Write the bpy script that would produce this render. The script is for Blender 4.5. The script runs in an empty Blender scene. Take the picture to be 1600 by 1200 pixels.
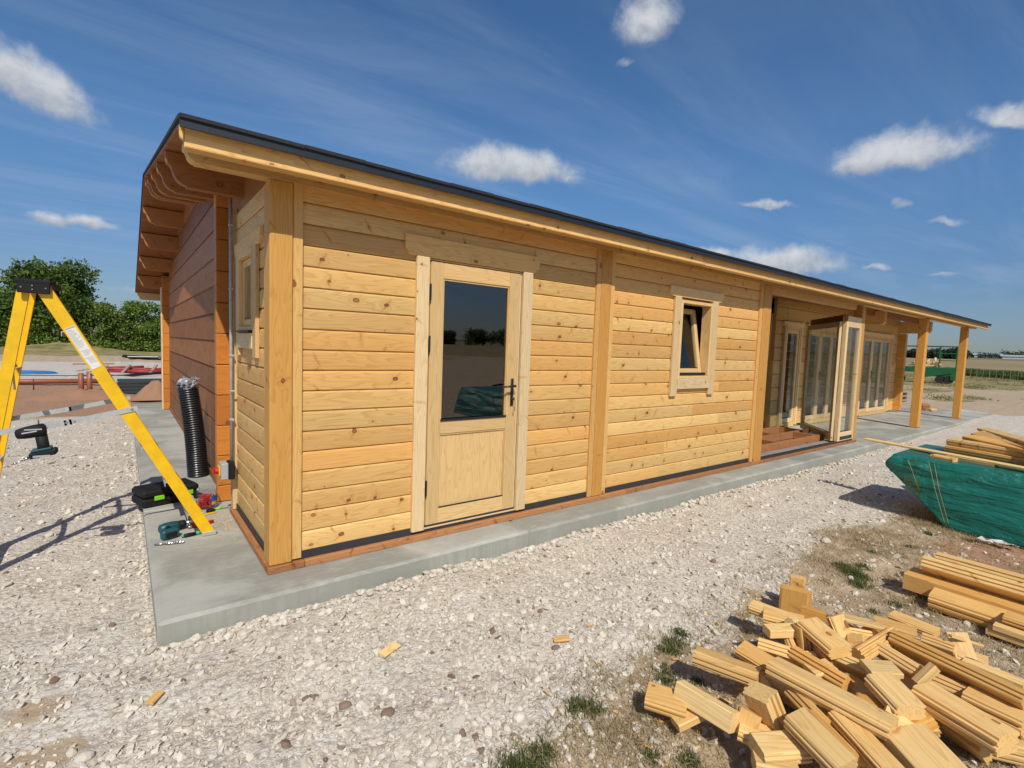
import bpy, math, random
import numpy as np
from mathutils import Vector, Matrix, Euler

# ---------------------------------------------------------------- camera, sky, sun, exposure
scene = bpy.context.scene
COL = scene.collection
cam_d = bpy.data.cameras.new('camera'); cam = bpy.data.objects.new('camera', cam_d); COL.objects.link(cam)
CAM = Vector((-0.708, -3.339, 1.478))
YAW, PITCH, ROLL = math.radians(37.658), math.radians(-4.170), math.radians(2.052)
_f = Vector((math.sin(YAW)*math.cos(PITCH), math.cos(YAW)*math.cos(PITCH), math.sin(PITCH)))
_r = Vector((math.cos(YAW), -math.sin(YAW), 0)); _u = _r.cross(_f)
RT = math.cos(ROLL)*_r + math.sin(ROLL)*_u; UP = -math.sin(ROLL)*_r + math.cos(ROLL)*_u; FW = _f
M = Matrix((RT, UP, -FW)).transposed().to_4x4(); M.translation = CAM
cam.matrix_world = M
cam_d.sensor_width = 36; cam_d.lens = 36*790.07/1600; cam_d.clip_start = 0.05; cam_d.clip_end = 6000
scene.camera = cam
scene.view_settings.view_transform = 'Standard'; scene.view_settings.look = 'None'
scene.view_settings.exposure = 0.0; scene.view_settings.gamma = 1.0
scene.cycles.max_bounces = 8; scene.cycles.transparent_max_bounces = 16
scene.cycles.use_denoising = True

SUNV = Vector((-0.40, -0.862, 1.0)).normalized()          # towards the sun
SUN_EL = math.asin(SUNV.z); SUN_AZ = math.atan2(SUNV.x, SUNV.y)
sun_d = bpy.data.lights.new('sun', 'SUN'); sun = bpy.data.objects.new('sun', sun_d); COL.objects.link(sun)
sun_d.energy = 4.1; sun_d.angle = math.radians(0.53); sun_d.color = (1.0, 0.94, 0.84)
sun.rotation_euler = (-SUNV).to_track_quat('-Z', 'Y').to_euler(); sun.location = (0, 0, 30)

world = bpy.data.worlds.new('World'); scene.world = world; world.use_nodes = True

class NT:
    """tiny node-tree helper"""
    def __init__(s, nt): s.nt = nt
    def n(s, t, **k):
        nd = s.nt.nodes.new(t)
        for a, b in k.items():
            if hasattr(nd, a): setattr(nd, a, b)
        return nd
    def put(s, sock, v):
        if v is None: return
        if isinstance(v, bpy.types.NodeSocket): s.nt.links.new(v, sock)
        elif isinstance(v, (tuple, list)):
            if sock.type == 'RGBA' and len(v) == 3: v = (*v, 1)
            sock.default_value = v
        else: sock.default_value = v
    def m(s, op, a, b=None, c=None, clamp=False):
        nd = s.n('ShaderNodeMath', operation=op); nd.use_clamp = clamp
        for i, x in enumerate((a, b, c)):
            if x is not None: s.put(nd.inputs[i], x)
        return nd.outputs[0]
    def vm(s, op, a, b=None, out=0):
        nd = s.n('ShaderNodeVectorMath', operation=op); s.put(nd.inputs[0], a)
        if b is not None: s.put(nd.inputs[3 if op == 'SCALE' else 1], b)
        return nd.outputs['Value'] if op in ('DOT_PRODUCT', 'LENGTH', 'DISTANCE') else nd.outputs[0]
    def mix(s, f, a, b, bt='MIX'):
        nd = s.n('ShaderNodeMix', data_type='RGBA', blend_type=bt); nd.clamp_factor = True
        s.put(nd.inputs['Factor'], f); s.put(nd.inputs[6], a); s.put(nd.inputs[7], b); return nd.outputs[2]
    def noise(s, vec, scale, detail=3, rough=.5, dist=0, dim='3D', out='Fac'):
        nd = s.n('ShaderNodeTexNoise'); nd.noise_dimensions = dim
        if vec is not None: s.put(nd.inputs['Vector'], vec)
        s.put(nd.inputs['Scale'], scale); s.put(nd.inputs['Detail'], detail); s.put(nd.inputs['Roughness'], rough)
        s.put(nd.inputs['Distortion'], dist); return nd.outputs[out]
    def ss(s, x, a, b, lo=0., hi=1.):
        nd = s.n('ShaderNodeMapRange'); nd.interpolation_type = 'SMOOTHSTEP'
        for i, q in enumerate((x, a, b, lo, hi)): s.put(nd.inputs[i], q)
        return nd.outputs[0]
    def lin(s, x, a, b, lo=0., hi=1.):
        nd = s.n('ShaderNodeMapRange'); nd.clamp = True
        for i, q in enumerate((x, a, b, lo, hi)): s.put(nd.inputs[i], q)
        return nd.outputs[0]
    def attr(s, name, out='Fac'):
        nd = s.n('ShaderNodeAttribute'); nd.attribute_name = name; return nd.outputs[out]

def pixdir(u, v):
    return (FW + RT*(u-800)/790.07 - UP*(v-600)/790.07).normalized()

def build_world():
    nt = world.node_tree; nt.nodes.clear(); w = NT(nt)
    out = w.n('ShaderNodeOutputWorld'); bg = w.n('ShaderNodeBackground'); nt.links.new(bg.outputs[0], out.inputs[0])
    sky = w.n('ShaderNodeTexSky'); sky.sky_type = 'NISHITA'; sky.sun_disc = False
    sky.sun_elevation = SUN_EL; sky.sun_rotation = SUN_AZ % (2*math.pi)
    sky.altitude = 60; sky.air_density = 1.0; sky.dust_density = 0.5; sky.ozone_density = 3.0
    D = w.n('ShaderNodeTexCoord').outputs['Generated']
    D = w.vm('NORMALIZE', D)
    hs = w.n('ShaderNodeHueSaturation'); hs.inputs['Saturation'].default_value = 1.18; hs.inputs['Value'].default_value = 1.02
    nt.links.new(sky.outputs[0], hs.inputs['Color']); skyc = w.mix(1.0, hs.outputs[0], (0.92, 0.99, 1.04), 'MULTIPLY')
    K = 1/0.10
    sz0 = w.n('ShaderNodeSeparateXYZ'); nt.links.new(D, sz0.inputs[0])
    skyc = w.mix(w.ss(sz0.outputs[2], .0, .36), w.mix(1.0, skyc, (.52, .54, .66), 'MULTIPLY'), skyc)
    # high thin cirrus: project the direction on a flat layer
    sep = w.n('ShaderNodeSeparateXYZ'); nt.links.new(D, sep.inputs[0])
    zc = w.m('MAXIMUM', sep.outputs[2], 0.03)
    P = w.n('ShaderNodeCombineXYZ'); w.put(P.inputs[0], w.m('DIVIDE', sep.outputs[0], zc)); w.put(P.inputs[1], w.m('DIVIDE', sep.outputs[1], zc))
    mp = w.n('ShaderNodeMapping'); nt.links.new(P.outputs[0], mp.inputs[0]); mp.inputs['Rotation'].default_value = (0, 0, .55); mp.inputs['Scale'].default_value = (.32, 1.5, 1)
    c1 = w.noise(mp.outputs[0], 1.1, 6, .62, .7)
    c2 = w.noise(P.outputs[0], .22, 3, .5)
    cir = w.m('MULTIPLY', w.ss(c1, .38, .80), w.ss(c2, .22, .55))
    cir = w.m('MULTIPLY', cir, w.ss(sep.outputs[2], .02, .16))
    col = w.mix(w.m('MULTIPLY', cir, .32), skyc, (0.42*K, 0.50*K, 0.66*K))
    # small fair-weather cumulus, each at its own bearing: (u, v, half width, half height, density, tilt)
    clouds = [(30,128,125,60,1.2,.42),(800,266,128,44,1.2,.10),(1008,42,64,54,1.05,-.2),(1405,244,112,46,1.15,-.12),(1345,258,58,26,1.0,.0),
              (1575,184,56,30,1.05,.0),(1225,408,100,32,1.15,.06),(1108,398,48,20,1.1,.12),(1195,320,62,11,.85,.0),(135,350,52,14,.95,.12),
              (85,345,50,16,.8,.1),(1407,321,24,13,.7,-.2),(1366,419,30,9,.8,0),(1480,348,36,10,.6,0),(1485,427,30,7,.6,0),(1040,38,30,20,.8,0),
              (975,100,28,10,.6,-.3),(190,452,50,8,.5,.1),(-160,330,140,50,1.2,0),(1760,330,130,45,1.2,0),(500,-320,120,70,1.1,0),(1900,80,110,50,1.1,0)]
    dens = None; shade = None
    base = w.noise(D, 9, 6, .58, .3, out='Color'); wob = w.vm('SUBTRACT', base, (.5, .5, .5))
    fine = w.noise(D, 34, 5, .62, .2)
    Dw = w.vm('ADD', D, w.vm('SCALE', wob, .055))
    for (u, v, a, b, dn, tl) in clouds:
        F = pixdir(u, v); dp = 1/ FW.dot(F)
        R = (pixdir(u+10*math.cos(tl), v+10*math.sin(tl))-F); R = (R - F*R.dot(F)).normalized()
        U = R.cross(F).normalized()
        sc_ = 1/ (790.07*dp)      # metres-free: tangent units per pixel at this bearing
        x = w.vm('DOT_PRODUCT', Dw, tuple(R/(a*sc_))); y = w.vm('DOT_PRODUCT', Dw, tuple(U/(b*sc_)))
        z = w.vm('DOT_PRODUCT', D, tuple(F))
        # flat base: the lower half falls off faster
        yy = w.m('MAXIMUM', y, w.m('MULTIPLY', y, -1.7))
        d = w.m('SQRT', w.m('ADD', w.m('MULTIPLY', x, x), w.m('MULTIPLY', yy, yy)))
        e = w.m('MULTIPLY', w.ss(d, 1.25, .15), dn)
        e = w.m('MULTIPLY', e, w.m('GREATER_THAN', z, .3))
        dens = e if dens is None else w.m('MAXIMUM', dens, e)
        s1 = w.m('MULTIPLY', y, w.ss(d, 1.6, .8)); shade = s1 if shade is None else w.m('ADD', shade, s1)
    q = w.m('ADD', dens, w.m('MULTIPLY', w.m('SUBTRACT', fine, .5), .85))
    a_ = w.m('MULTIPLY', w.ss(q, .20, 1.15), w.ss(dens, .02, .25))
    lit = w.m('ADD', w.m('MULTIPLY', shade, .55), w.m('MULTIPLY', fine, .9))
    cc = w.mix(w.ss(lit, .15, .85), (.40*K, .43*K, .50*K), (.66*K, .68*K, .71*K))
    col = w.mix(w.m('MULTIPLY', a_, .95), col, cc)
    w.put(bg.inputs['Color'], col); bg.inputs['Strength'].default_value = 0.10
build_world()

# ---------------------------------------------------------------- helpers
rng = random.Random(7); nrng = np.random.RandomState(11)
WLOC = {}
def wloc(p): return WLOC.get(p.name, Vector((0, 0, 0))) if p else Vector((0, 0, 0))

def setprops(o, label=None, cat=None, group=None, kind=None):
    if label: o['label'] = label
    if cat: o['category'] = cat
    if group: o['group'] = group
    if kind: o['kind'] = kind
    return o

def thing(name, loc, label, cat, group=None):
    o = bpy.data.objects.new(name, None); COL.objects.link(o); o.location = loc; o.empty_display_size = .1
    WLOC[o.name] = Vector(loc); return setprops(o, label, cat, group)

def link(name, me, mat, parent=None, smooth=False, loc=None):
    o = bpy.data.objects.new(name, me); COL.objects.link(o)
    if mat: me.materials.append(mat)
    if smooth: me.polygons.foreach_set('use_smooth', [True]*len(me.polygons))
    if parent: o.parent = parent; WLOC[o.name] = wloc(parent)
    elif loc is not None: o.location = loc
    return o

class MB:
    def __init__(s): s.v, s.f, s.g, s.t = [], [], [], []
    def add(s, vs, fs, gs=None, tint=.5):
        b = len(s.v); s.v += [tuple(v) for v in vs]; s.f += [tuple(b+i for i in f) for f in fs]
        s.g += [tuple(g) for g in (gs or vs)]; s.t += [tint]*len(vs); return s
    def prism(s, prof, o, L, W, T, ln, tint=None, seed=None, ends=None, w_off=0):
        """extrude a closed (w,t) profile along L from o; gc = grain coordinates"""
        o, L, W, T = Vector(o), Vector(L).normalized(), Vector(W).normalized(), Vector(T).normalized()
        if tint is None: tint = rng.random()
        k = rng.random()*60 if seed is None else seed; k2 = rng.random()*40
        secs = ends or [(0, 1), (ln, 1)]
        vs, gs, fs = [], [], []; n = len(prof)
        for (l, sc) in secs:
            for (a, b) in prof:
                vs.append(o+L*l+W*(a*sc)+T*(b*sc)); gs.append((l+k, a+k2, b))
        flip = L.dot(W.cross(T)) < 0
        for r in range(len(secs)-1):
            for i in range(n):
                j = (i+1) % n; q = (r*n+i, r*n+j, (r+1)*n+j, (r+1)*n+i)
                fs.append(q[::-1] if flip else q)
        c0 = tuple(range(n))[::-1]; c1 = tuple(range((len(secs)-1)*n, len(secs)*n))
        fs += [c0[::-1], c1[::-1]] if flip else [c0, c1]
        return s.add(vs, fs, gs, tint)
    def box(s, x0, x1, y0, y1, z0, z1, g='x', ch=.003, tint=None, seed=None):
        x0, x1 = min(x0, x1), max(x0, x1); y0, y1 = min(y0, y1), max(y0, y1); z0, z1 = min(z0, z1), max(z0, z1)
        X, Y, Z = Vector((1, 0, 0)), Vector((0, 1, 0)), Vector((0, 0, 1))
        o = Vector((x0, y0, z0)); dx, dy, dz = x1-x0, y1-y0, z1-z0
        L, W, T, l, w_, t_ = {'x': (X, Z, Y, dx, dz, dy), 'y': (Y, Z, X, dy, dz, dx), 'z': (Z, X, Y, dz, dx, dy)}[g]
        return s.plank(o, L, W, T, l, w_, t_, ch, tint, seed)
    def plank(s, o, L, W, T, l, w_, t_, ch=.003, tint=None, seed=None):
        c = min(ch, w_*.3, t_*.3, l*.3)
        if c <= 0: return s.prism([(0, 0), (w_, 0), (w_, t_), (0, t_)], o, L, W, T, l, tint, seed)
        prof = [(c, 0), (w_-c, 0), (w_, c), (w_, t_-c), (w_-c, t_), (c, t_), (0, t_-c), (0, c)]
        # chamfered ends
        o, L, W, T = Vector(o), Vector(L).normalized(), Vector(W).normalized(), Vector(T).normalized()
        if tint is None: tint = rng.random()
        k = rng.random()*60 if seed is None else seed; k2 = rng.random()*40
        inn = [(min(max(a, c), w_-c), min(max(b, c), t_-c)) for a, b in prof]
        secs = [(0, inn), (c, prof), (l-c, prof), (l, inn)]; vs, gs, fs = [], [], []; n = 8
        for (q, pr) in secs:
            for (a, b) in pr: vs.append(o+L*q+W*a+T*b); gs.append((q+k, a+k2, b))
        flip = L.dot(W.cross(T)) < 0
        for r in range(3):
            for i in range(n):
                j = (i+1) % n; f = (r*n+i, r*n+j, (r+1)*n+j, (r+1)*n+i); fs.append(f[::-1] if flip else f)
        c0, c1 = tuple(range(n))[::-1], tuple(range(3*n, 4*n)); fs += [c0[::-1], c1[::-1]] if flip else [c0, c1]
        return s.add(vs, fs, gs, tint)
    def tube(s, pts, r, n=10, cap=True, tint=.5):
        pts = [Vector(p) for p in pts]; rs = r if isinstance(r, (list, tuple)) else [r]*len(pts)
        vs, fs = [], []; ref = None
        for i, p in enumerate(pts):
            d = (pts[min(i+1, len(pts)-1)]-pts[max(i-1, 0)]).normalized()
            if ref is None:
                ref = d.orthogonal().normalized()
            ref = (ref-d*ref.dot(d)).normalized(); b = d.cross(ref)
            for k in range(n):
                a = 2*math.pi*k/n; vs.append(p+(ref*math.cos(a)+b*math.sin(a))*rs[i])
        for i in range(len(pts)-1):
            for k in range(n):
                j = (k+1) % n; fs.append((i*n+k, i*n+j, (i+1)*n+j, (i+1)*n+k))
        if cap: fs += [tuple(range(n))[::-1], tuple(range((len(pts)-1)*n, len(pts)*n))]
        return s.add(vs, fs, None, tint)
    def build(s, name, mat, parent=None, smooth=False, **props):
        me = bpy.data.meshes.new(name)
        if parent is not None: o0 = wloc(parent)
        else:
            a = np.array(s.v); o0 = Vector((float(a[:, 0].mean()), float(a[:, 1].mean()), float(a[:, 2].min())))
        me.from_pydata([(v[0]-o0.x, v[1]-o0.y, v[2]-o0.z) for v in s.v], [], s.f)
        at = me.attributes.new('gc', 'FLOAT_VECTOR', 'POINT'); at.data.foreach_set('vector', np.array(s.g, dtype=np.float32).ravel())
        at = me.attributes.new('tint', 'FLOAT', 'POINT'); at.data.foreach_set('value', np.array(s.t, dtype=np.float32))
        me.update()
        o = link(name, me, mat, parent, smooth, None if parent is not None else o0)
        return setprops(o, **props)

def np_mesh(name, V, F, mat, loc=(0, 0, 0), attrs=None, smooth=False, nper=None):
    """fast mesh from numpy arrays; F is (n,3) or (n,4)"""
    me = bpy.data.meshes.new(name); V = np.asarray(V, dtype=np.float32); F = np.asarray(F, dtype=np.int32)
    k = F.shape[1]; me.vertices.add(len(V)); me.vertices.foreach_set('co', (V-np.array(loc, dtype=np.float32)).ravel())
    me.loops.add(F.size); me.loops.foreach_set('vertex_index', F.ravel())
    me.polygons.add(len(F)); me.polygons.foreach_set('loop_start', np.arange(0, F.size, k, dtype=np.int32))
    me.update(calc_edges=True)
    for nm, arr in (attrs or {}).items():
        arr = np.asarray(arr, dtype=np.float32)
        if arr.ndim == 1: a = me.attributes.new(nm, 'FLOAT', 'POINT'); a.data.foreach_set('value', arr)
        elif arr.shape[1] == 3: a = me.attributes.new(nm, 'FLOAT_VECTOR', 'POINT'); a.data.foreach_set('vector', arr.ravel())
        else: a = me.attributes.new(nm, 'FLOAT_COLOR', 'POINT'); a.data.foreach_set('color', arr.ravel())
    o = bpy.data.objects.new(name, me); COL.objects.link(o); o.location = loc; me.materials.append(mat)
    me.polygons.foreach_set('use_smooth', np.full(len(F), smooth))
    return o

# ---------------------------------------------------------------- materials
def newmat(name):
    m = bpy.data.materials.new(name); m.use_nodes = True; nt = m.node_tree; nt.nodes.clear()
    out = nt.nodes.new('ShaderNodeOutputMaterial'); b = nt.nodes.new('ShaderNodeBsdfPrincipled')
    nt.links.new(b.outputs[0], out.inputs[0]); return m, NT(nt), b, out

def bump(w, b, h, strength, dist=.01):
    nd = w.n('ShaderNodeBump'); nd.inputs['Strength'].default_value = strength; nd.inputs['Distance'].default_value = dist
    w.put(nd.inputs['Height'], h); w.put(b.inputs['Normal'], nd.outputs[0])

def wood(name, pale, warm, dark, rough=.5, knots=.55, coat=0., blotch=.25, sat_var=1.0, bstr=.25):
    m, w, b, _ = newmat(name); g = w.attr('gc', 'Vector'); t = w.attr('tint')
    sep = w.n('ShaderNodeSeparateXYZ'); w.put(sep.inputs[0], g); x, y, z = sep.outputs
    def cv(a, b_, c): 
        n_ = w.n('ShaderNodeCombineXYZ'); w.put(n_.inputs[0], a); w.put(n_.inputs[1], b_); w.put(n_.inputs[2], c); return n_.outputs[0]
    yz = w.m('ADD', y, z)
    # knots: sparse cells in the face plane
    kv = cv(w.m('MULTIPLY', x, 5.2), w.m('MULTIPLY', yz, 8.0), 0.)
    vo = w.n('ShaderNodeTexVoronoi'); vo.voronoi_dimensions = '2D'; vo.feature = 'F1'; w.put(vo.inputs['Vector'], kv); vo.inputs['Scale'].default_value = 1; vo.inputs['Randomness'].default_value = .95
    cs = w.n('ShaderNodeSeparateColor'); w.put(cs.inputs[0], vo.outputs['Color'])
    d = vo.outputs['Distance']
    have = w.m('GREATER_THAN', cs.outputs[0], 1-knots)
    rad = w.lin(w.m('POWER', cs.outputs[1], 1.6), 0, 1, .028, .115)
    rel = w.m('DIVIDE', d, rad)
    pull = w.m('MULTIPLY', w.m('EXPONENT', w.m('MULTIPLY', w.m('POWER', rel, 1.3), -.35)), have)
    kn = w.m('MULTIPLY', w.ss(rel, 1.08, .82), have)
    ring = w.m('MULTIPLY', w.m('MULTIPLY', w.ss(rel, .62, .95), w.ss(rel, 1.25, 1.0)), have)
    # growth rings drawn out along the board, bending round the knots
    lowf = w.noise(cv(w.m('MULTIPLY', x, .9), w.m('MULTIPLY', y, 9), w.m('MULTIPLY', z, 9)), 1, 2, .5)
    mid = w.noise(cv(w.m('MULTIPLY', x, 4), w.m('MULTIPLY', y, 26), w.m('MULTIPLY', z, 26)), 1, 3, .55)
    ph = w.m('ADD', w.m('MULTIPLY', lowf, 15), w.m('ADD', w.m('MULTIPLY', pull, 2.6), w.m('MULTIPLY', mid, .9)))
    band = w.m('FRACT', ph); late = w.m('POWER', band, 3.2)
    late = w.m('MULTIPLY', late, w.ss(band, 1.0, .93))
    fine = w.noise(cv(w.m('MULTIPLY', x, 5), w.m('MULTIPLY', y, 260), w.m('MULTIPLY', z, 260)), 1, 3, .6)
    bl = w.noise(cv(w.m('MULTIPLY', x, 1.6), w.m('MULTIPLY', y, 5), w.m('MULTIPLY', z, 5)), 1, 3, .6)
    tt = w.m('ADD', w.m('MULTIPLY', t, .75*sat_var), w.m('MULTIPLY', w.m('SUBTRACT', bl, .5), blotch*2), clamp=True)
    c = w.mix(tt, pale, warm)
    c = w.mix(w.m('MULTIPLY', late, .50), c, dark)
    c = w.mix(w.m('MULTIPLY', w.ss(fine, .42, .75), .22), c, dark)
    c = w.mix(w.m('MULTIPLY', pull, .50), c, tuple(.55*a+.45*b_ for a, b_ in zip(warm, dark)))
    # dark flame marks running off some knots across the board
    pp = w.n('ShaderNodeSeparateXYZ'); w.put(pp.inputs[0], vo.outputs['Position']); kk = w.n('ShaderNodeSeparateXYZ'); w.put(kk.inputs[0], kv)
    lx = w.m('SUBTRACT', kk.outputs[0], pp.outputs[0]); ly = w.m('SUBTRACT', kk.outputs[1], pp.outputs[1])
    sl = w.m('MULTIPLY', w.m('SUBTRACT', cs.outputs[1], .5), 1.6); uu = w.m('ADD', w.m('SUBTRACT', lx, w.m('MULTIPLY', ly, sl)), w.m('MULTIPLY', w.m('SUBTRACT', mid, .5), .22))
    fl = w.m('MULTIPLY', w.m('EXPONENT', w.m('MULTIPLY', w.m('POWER', w.m('DIVIDE', uu, .045), 2.), -1.)), w.ss(w.m('ABSOLUTE', ly), .55, .05))
    fl = w.m('MULTIPLY', fl, w.m('MULTIPLY', w.m('GREATER_THAN', cs.outputs[2], .45), w.m('GREATER_THAN', cs.outputs[0], 1-knots*1.5)))
    c = w.mix(w.m('MULTIPLY', fl, .85), c, tuple(.15*a+.85*b_ for a, b_ in zip(warm, dark)))
    kcol = w.mix(w.ss(cs.outputs[2], .3, .8), (.36, .115, .035), (.15, .055, .02))
    c = w.mix(w.m('MULTIPLY', kn, .75), c, kcol)
    c = w.mix(w.m('MULTIPLY', ring, .8), c, tuple(q*.18 for q in dark))
    v = w.m('ADD', w.m('MULTIPLY', w.m('FRACT', w.m('MULTIPLY', t, 7.31)), .30), .83)
    c = w.mix(1., c, cv(v, v, v), 'MULTIPLY')
    w.put(b.inputs['Base Color'], c); w.put(b.inputs['Roughness'], w.lin(fine, 0, 1, rough-.08, rough+.12))
    b.inputs['Coat Weight'].default_value = coat; b.inputs['Coat Roughness'].default_value = .35
    b.inputs['Specular IOR Level'].default_value = .35
    h = w.m('ADD', w.m('MULTIPLY', fine, .5), w.m('MULTIPLY', late, -.35)); bump(w, b, h, bstr, .0012)
    return m

def plain(name, c, rough=.5, metal=0., noise=0., nscale=20, spec=.5, bumpv=0., trans=0., alpha=None):
    m, w, b, _ = newmat(name); b.inputs['Metallic'].default_value = metal; b.inputs['Specular IOR Level'].default_value = spec
    tc = w.n('ShaderNodeTexCoord').outputs['Object']; nz = w.noise(tc, nscale, 4, .6)
    w.put(b.inputs['Base Color'], w.mix(w.ss(nz, .35, .7, 0, max(noise, .0)), c, tuple(q*.35 for q in c)))
    w.put(b.inputs['Roughness'], w.lin(nz, .2, .8, max(rough-.08, .02), min(rough+.12, 1)))
    if bumpv: bump(w, b, nz, bumpv, .004)
    b.inputs['Transmission Weight'].default_value = trans
    return m

MW = {}
MW['pine']   = wood('pine_cladding', (.77, .52, .20), (.67, .33, .085), (.43, .185, .040), knots=.30)
MW['pale']   = wood('planed_pale_pine', (.78, .60, .34), (.74, .52, .26), (.52, .29, .10), knots=.18, blotch=.12, bstr=.12)
MW['door']   = wood('door_pine', (.74, .51, .23), (.70, .43, .165), (.45, .24, .08), knots=.05, blotch=.12, bstr=.12)
MW['post']   = wood('post_glulam', (.68, .36, .085), (.64, .29, .055), (.42, .16, .025), knots=.15, blotch=.15)
MW['honey']  = wood('log_end_honey', (.56, .215, .035), (.52, .175, .024), (.33, .09, .012), knots=.2, coat=.15)
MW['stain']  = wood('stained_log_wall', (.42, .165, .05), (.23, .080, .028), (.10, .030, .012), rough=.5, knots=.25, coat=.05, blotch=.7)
MW['treated']= wood('treated_base_timber', (.44, .20, .075), (.34, .135, .045), (.16, .052, .018), rough=.7, knots=.3)
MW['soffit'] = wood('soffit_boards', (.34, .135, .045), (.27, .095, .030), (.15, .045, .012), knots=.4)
MW['offcut'] = wood('offcut_pine', (.82, .60, .27), (.66, .34, .075), (.43, .19, .045), rough=.6, knots=.22, sat_var=1.35)
MW['purlin'] = wood('purlin_wood', (.46, .20, .060), (.38, .145, .040), (.2, .065, .015), knots=.25)
MW['grey']   = wood('weathered_timber', (.36, .29, .21), (.27, .2, .14), (.12, .08, .05), rough=.8)

def glass_mat(name, tint=(.92, .95, .95), refl=1.0, gc=(1, 1, 1)):
    m, w, b, out = newmat(name); w.nt.nodes.remove(b)
    gl = w.n('ShaderNodeBsdfGlossy'); gl.inputs['Roughness'].default_value = .0; gl.inputs['Color'].default_value = (*gc, 1)
    tr = w.n('ShaderNodeBsdfTransparent'); tr.inputs['Color'].default_value = (*tint, 1)
    ge = w.n('ShaderNodeNewGeometry'); ci = w.m('ABSOLUTE', w.vm('DOT_PRODUCT', ge.outputs['Normal'], ge.outputs['Incoming']))
    fr = w.m('ADD', .04, w.m('MULTIPLY', w.m('POWER', w.m('SUBTRACT', 1., ci, clamp=True), 5.), .96))
    mx = w.n('ShaderNodeMixShader'); w.put(mx.inputs[0], w.m('MULTIPLY', fr, 1.0*refl, clamp=True))
    w.nt.links.new(tr.outputs[0], mx.inputs[1]); w.nt.links.new(gl.outputs[0], mx.inputs[2]); w.nt.links.new(mx.outputs[0], out.inputs[0]); return m
GLASS = glass_mat('window_glass'); DGLASS = glass_mat('door_glass', (.62, .64, .66), 3.0, (.95, .88, .84)); JARM = glass_mat('jar_plastic', (.86, .88, .9), 1.6)
BLACKM = plain('black_metal', (.012, .012, .013), .38, .0); SOFW = None; DARKP = plain('dark_membrane', (.035, .034, .036), .6, 0, .3, 8)
GALV = plain('galvanised_steel', (.50, .51, .50), .5, .25, .3, 30); STEEL = plain('bright_steel', (.6, .6, .6), .25, 1.0)
YEL = plain('yellow_fibreglass', (.84, .50, .004), .42, 0, .22, 14, .5); BLKP = plain('black_plastic', (.012, .012, .013), .6, 0, .2, 18, .25)
DUCTM = plain('duct_plastic', (.012, .012, .014), .32, 0, .2, 10); TEAL = plain('teal_plastic', (.008, .075, .09), .4, 0, .2, 20)
REDP = plain('red_plastic', (.55, .012, .02), .4, 0, .2, 20); ORNG = plain('orange_plastic', (.7, .16, .02), .4)
LIME = plain('lime_plastic', (.2, .62, .02), .45); WHT = plain('white_plastic', (.75, .75, .72), .45, 0, .2, 30)
GREYP = plain('grey_plastic', (.36, .38, .38), .5); FOIL = plain('foil', (.62, .66, .7), .28, .75, .3, 40)
FADED = plain('faded_red_plastic', (.34, .03, .03), .5, 0, .35, 3); GREENP = plain('green_trailer_paint', (.010, .12, .035), .5, 0, .4, 3); RUBBER = plain('rubber', (.018, .017, .016), .8, 0, .3, 10)
BLUEP = plain('blue_pipe_plastic', (.02, .17, .42), .4, 0, .1, 5); TERRA = plain('brown_drain_plastic', (.33, .10, .045), .5, 0, .25, 5)
FLASH = plain('dark_flashing', (.012, .017, .025), .5, .0, .2, 6); MORTAR = plain('grey_board', (.3, .29, .27), .8, 0, .4, 6)

def concrete():
    m, w, b, _ = newmat('cast_concrete'); tc = w.n('ShaderNodeTexCoord').outputs['Object']
    sep = w.n('ShaderNodeSeparateXYZ'); w.put(sep.inputs[0], tc)
    n1 = w.noise(tc, 1.3, 5, .6, .6); n2 = w.noise(tc, 9, 5, .65); n3 = w.noise(tc, 220, 2, .6)
    mp = w.n('ShaderNodeMapping'); w.put(mp.inputs[0], tc); mp.inputs['Scale'].default_value = (2, 14, 3); mp.inputs['Rotation'].default_value = (0, 0, .25)
    tr_ = w.noise(mp.outputs[0], 2.2, 5, .65, 1.2)
    c = w.mix(w.ss(n1, .38, .62), (.265, .265, .225), (.41, .405, .355))
    c = w.mix(w.m('MULTIPLY', w.ss(tr_, .5, .72), .45), c, (.50, .49, .44))
    c = w.mix(w.m('MULTIPLY', w.ss(n2, .5, .75), .35), c, (.25, .24, .205))
    c = w.mix(w.m('MULTIPLY', w.ss(n3, .6, .8), .25), c, (.6, .58, .52))
    # cast side faces are a little greener and streaked
    nrm = w.n('ShaderNodeNewGeometry').outputs['Normal']; sz = w.n('ShaderNodeSeparateXYZ'); w.put(sz.inputs[0], nrm)
    side = w.ss(sz.outputs[2], .8, .3)
    st = w.n('ShaderNodeMapping'); w.put(st.inputs[0], tc); st.inputs['Scale'].default_value = (30, 30, 1.5)
    stn = w.noise(st.outputs[0], 1, 4, .6)
    c = w.mix(w.m('MULTIPLY', side, .8), c, w.mix(w.m('MULTIPLY', w.ss(stn, .3, .75), w.ss(n1, .35, .65)), (.30, .30, .25), (.39, .39, .33)))
    w.put(b.inputs['Base Color'], c); b.inputs['Roughness'].default_value = .82; b.inputs['Specular IOR Level'].default_value = .25
    bump(w, b, w.m('ADD', w.m('MULTIPLY', n3, .3), w.m('MULTIPLY', n2, .8)), .35, .006); return m
CONC = concrete()

def shingle():
    m, w, b, _ = newmat('roof_felt'); tc = w.n('ShaderNodeTexCoord').outputs['Object']
    c = w.mix(w.noise(tc, 90, 3), (.006, .008, .011), (.028, .031, .037)); w.put(b.inputs['Base Color'], c); b.inputs['Roughness'].default_value = .85
    bump(w, b, w.noise(tc, 150, 2), .6, .003); return m
ROOFM = shingle()

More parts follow.
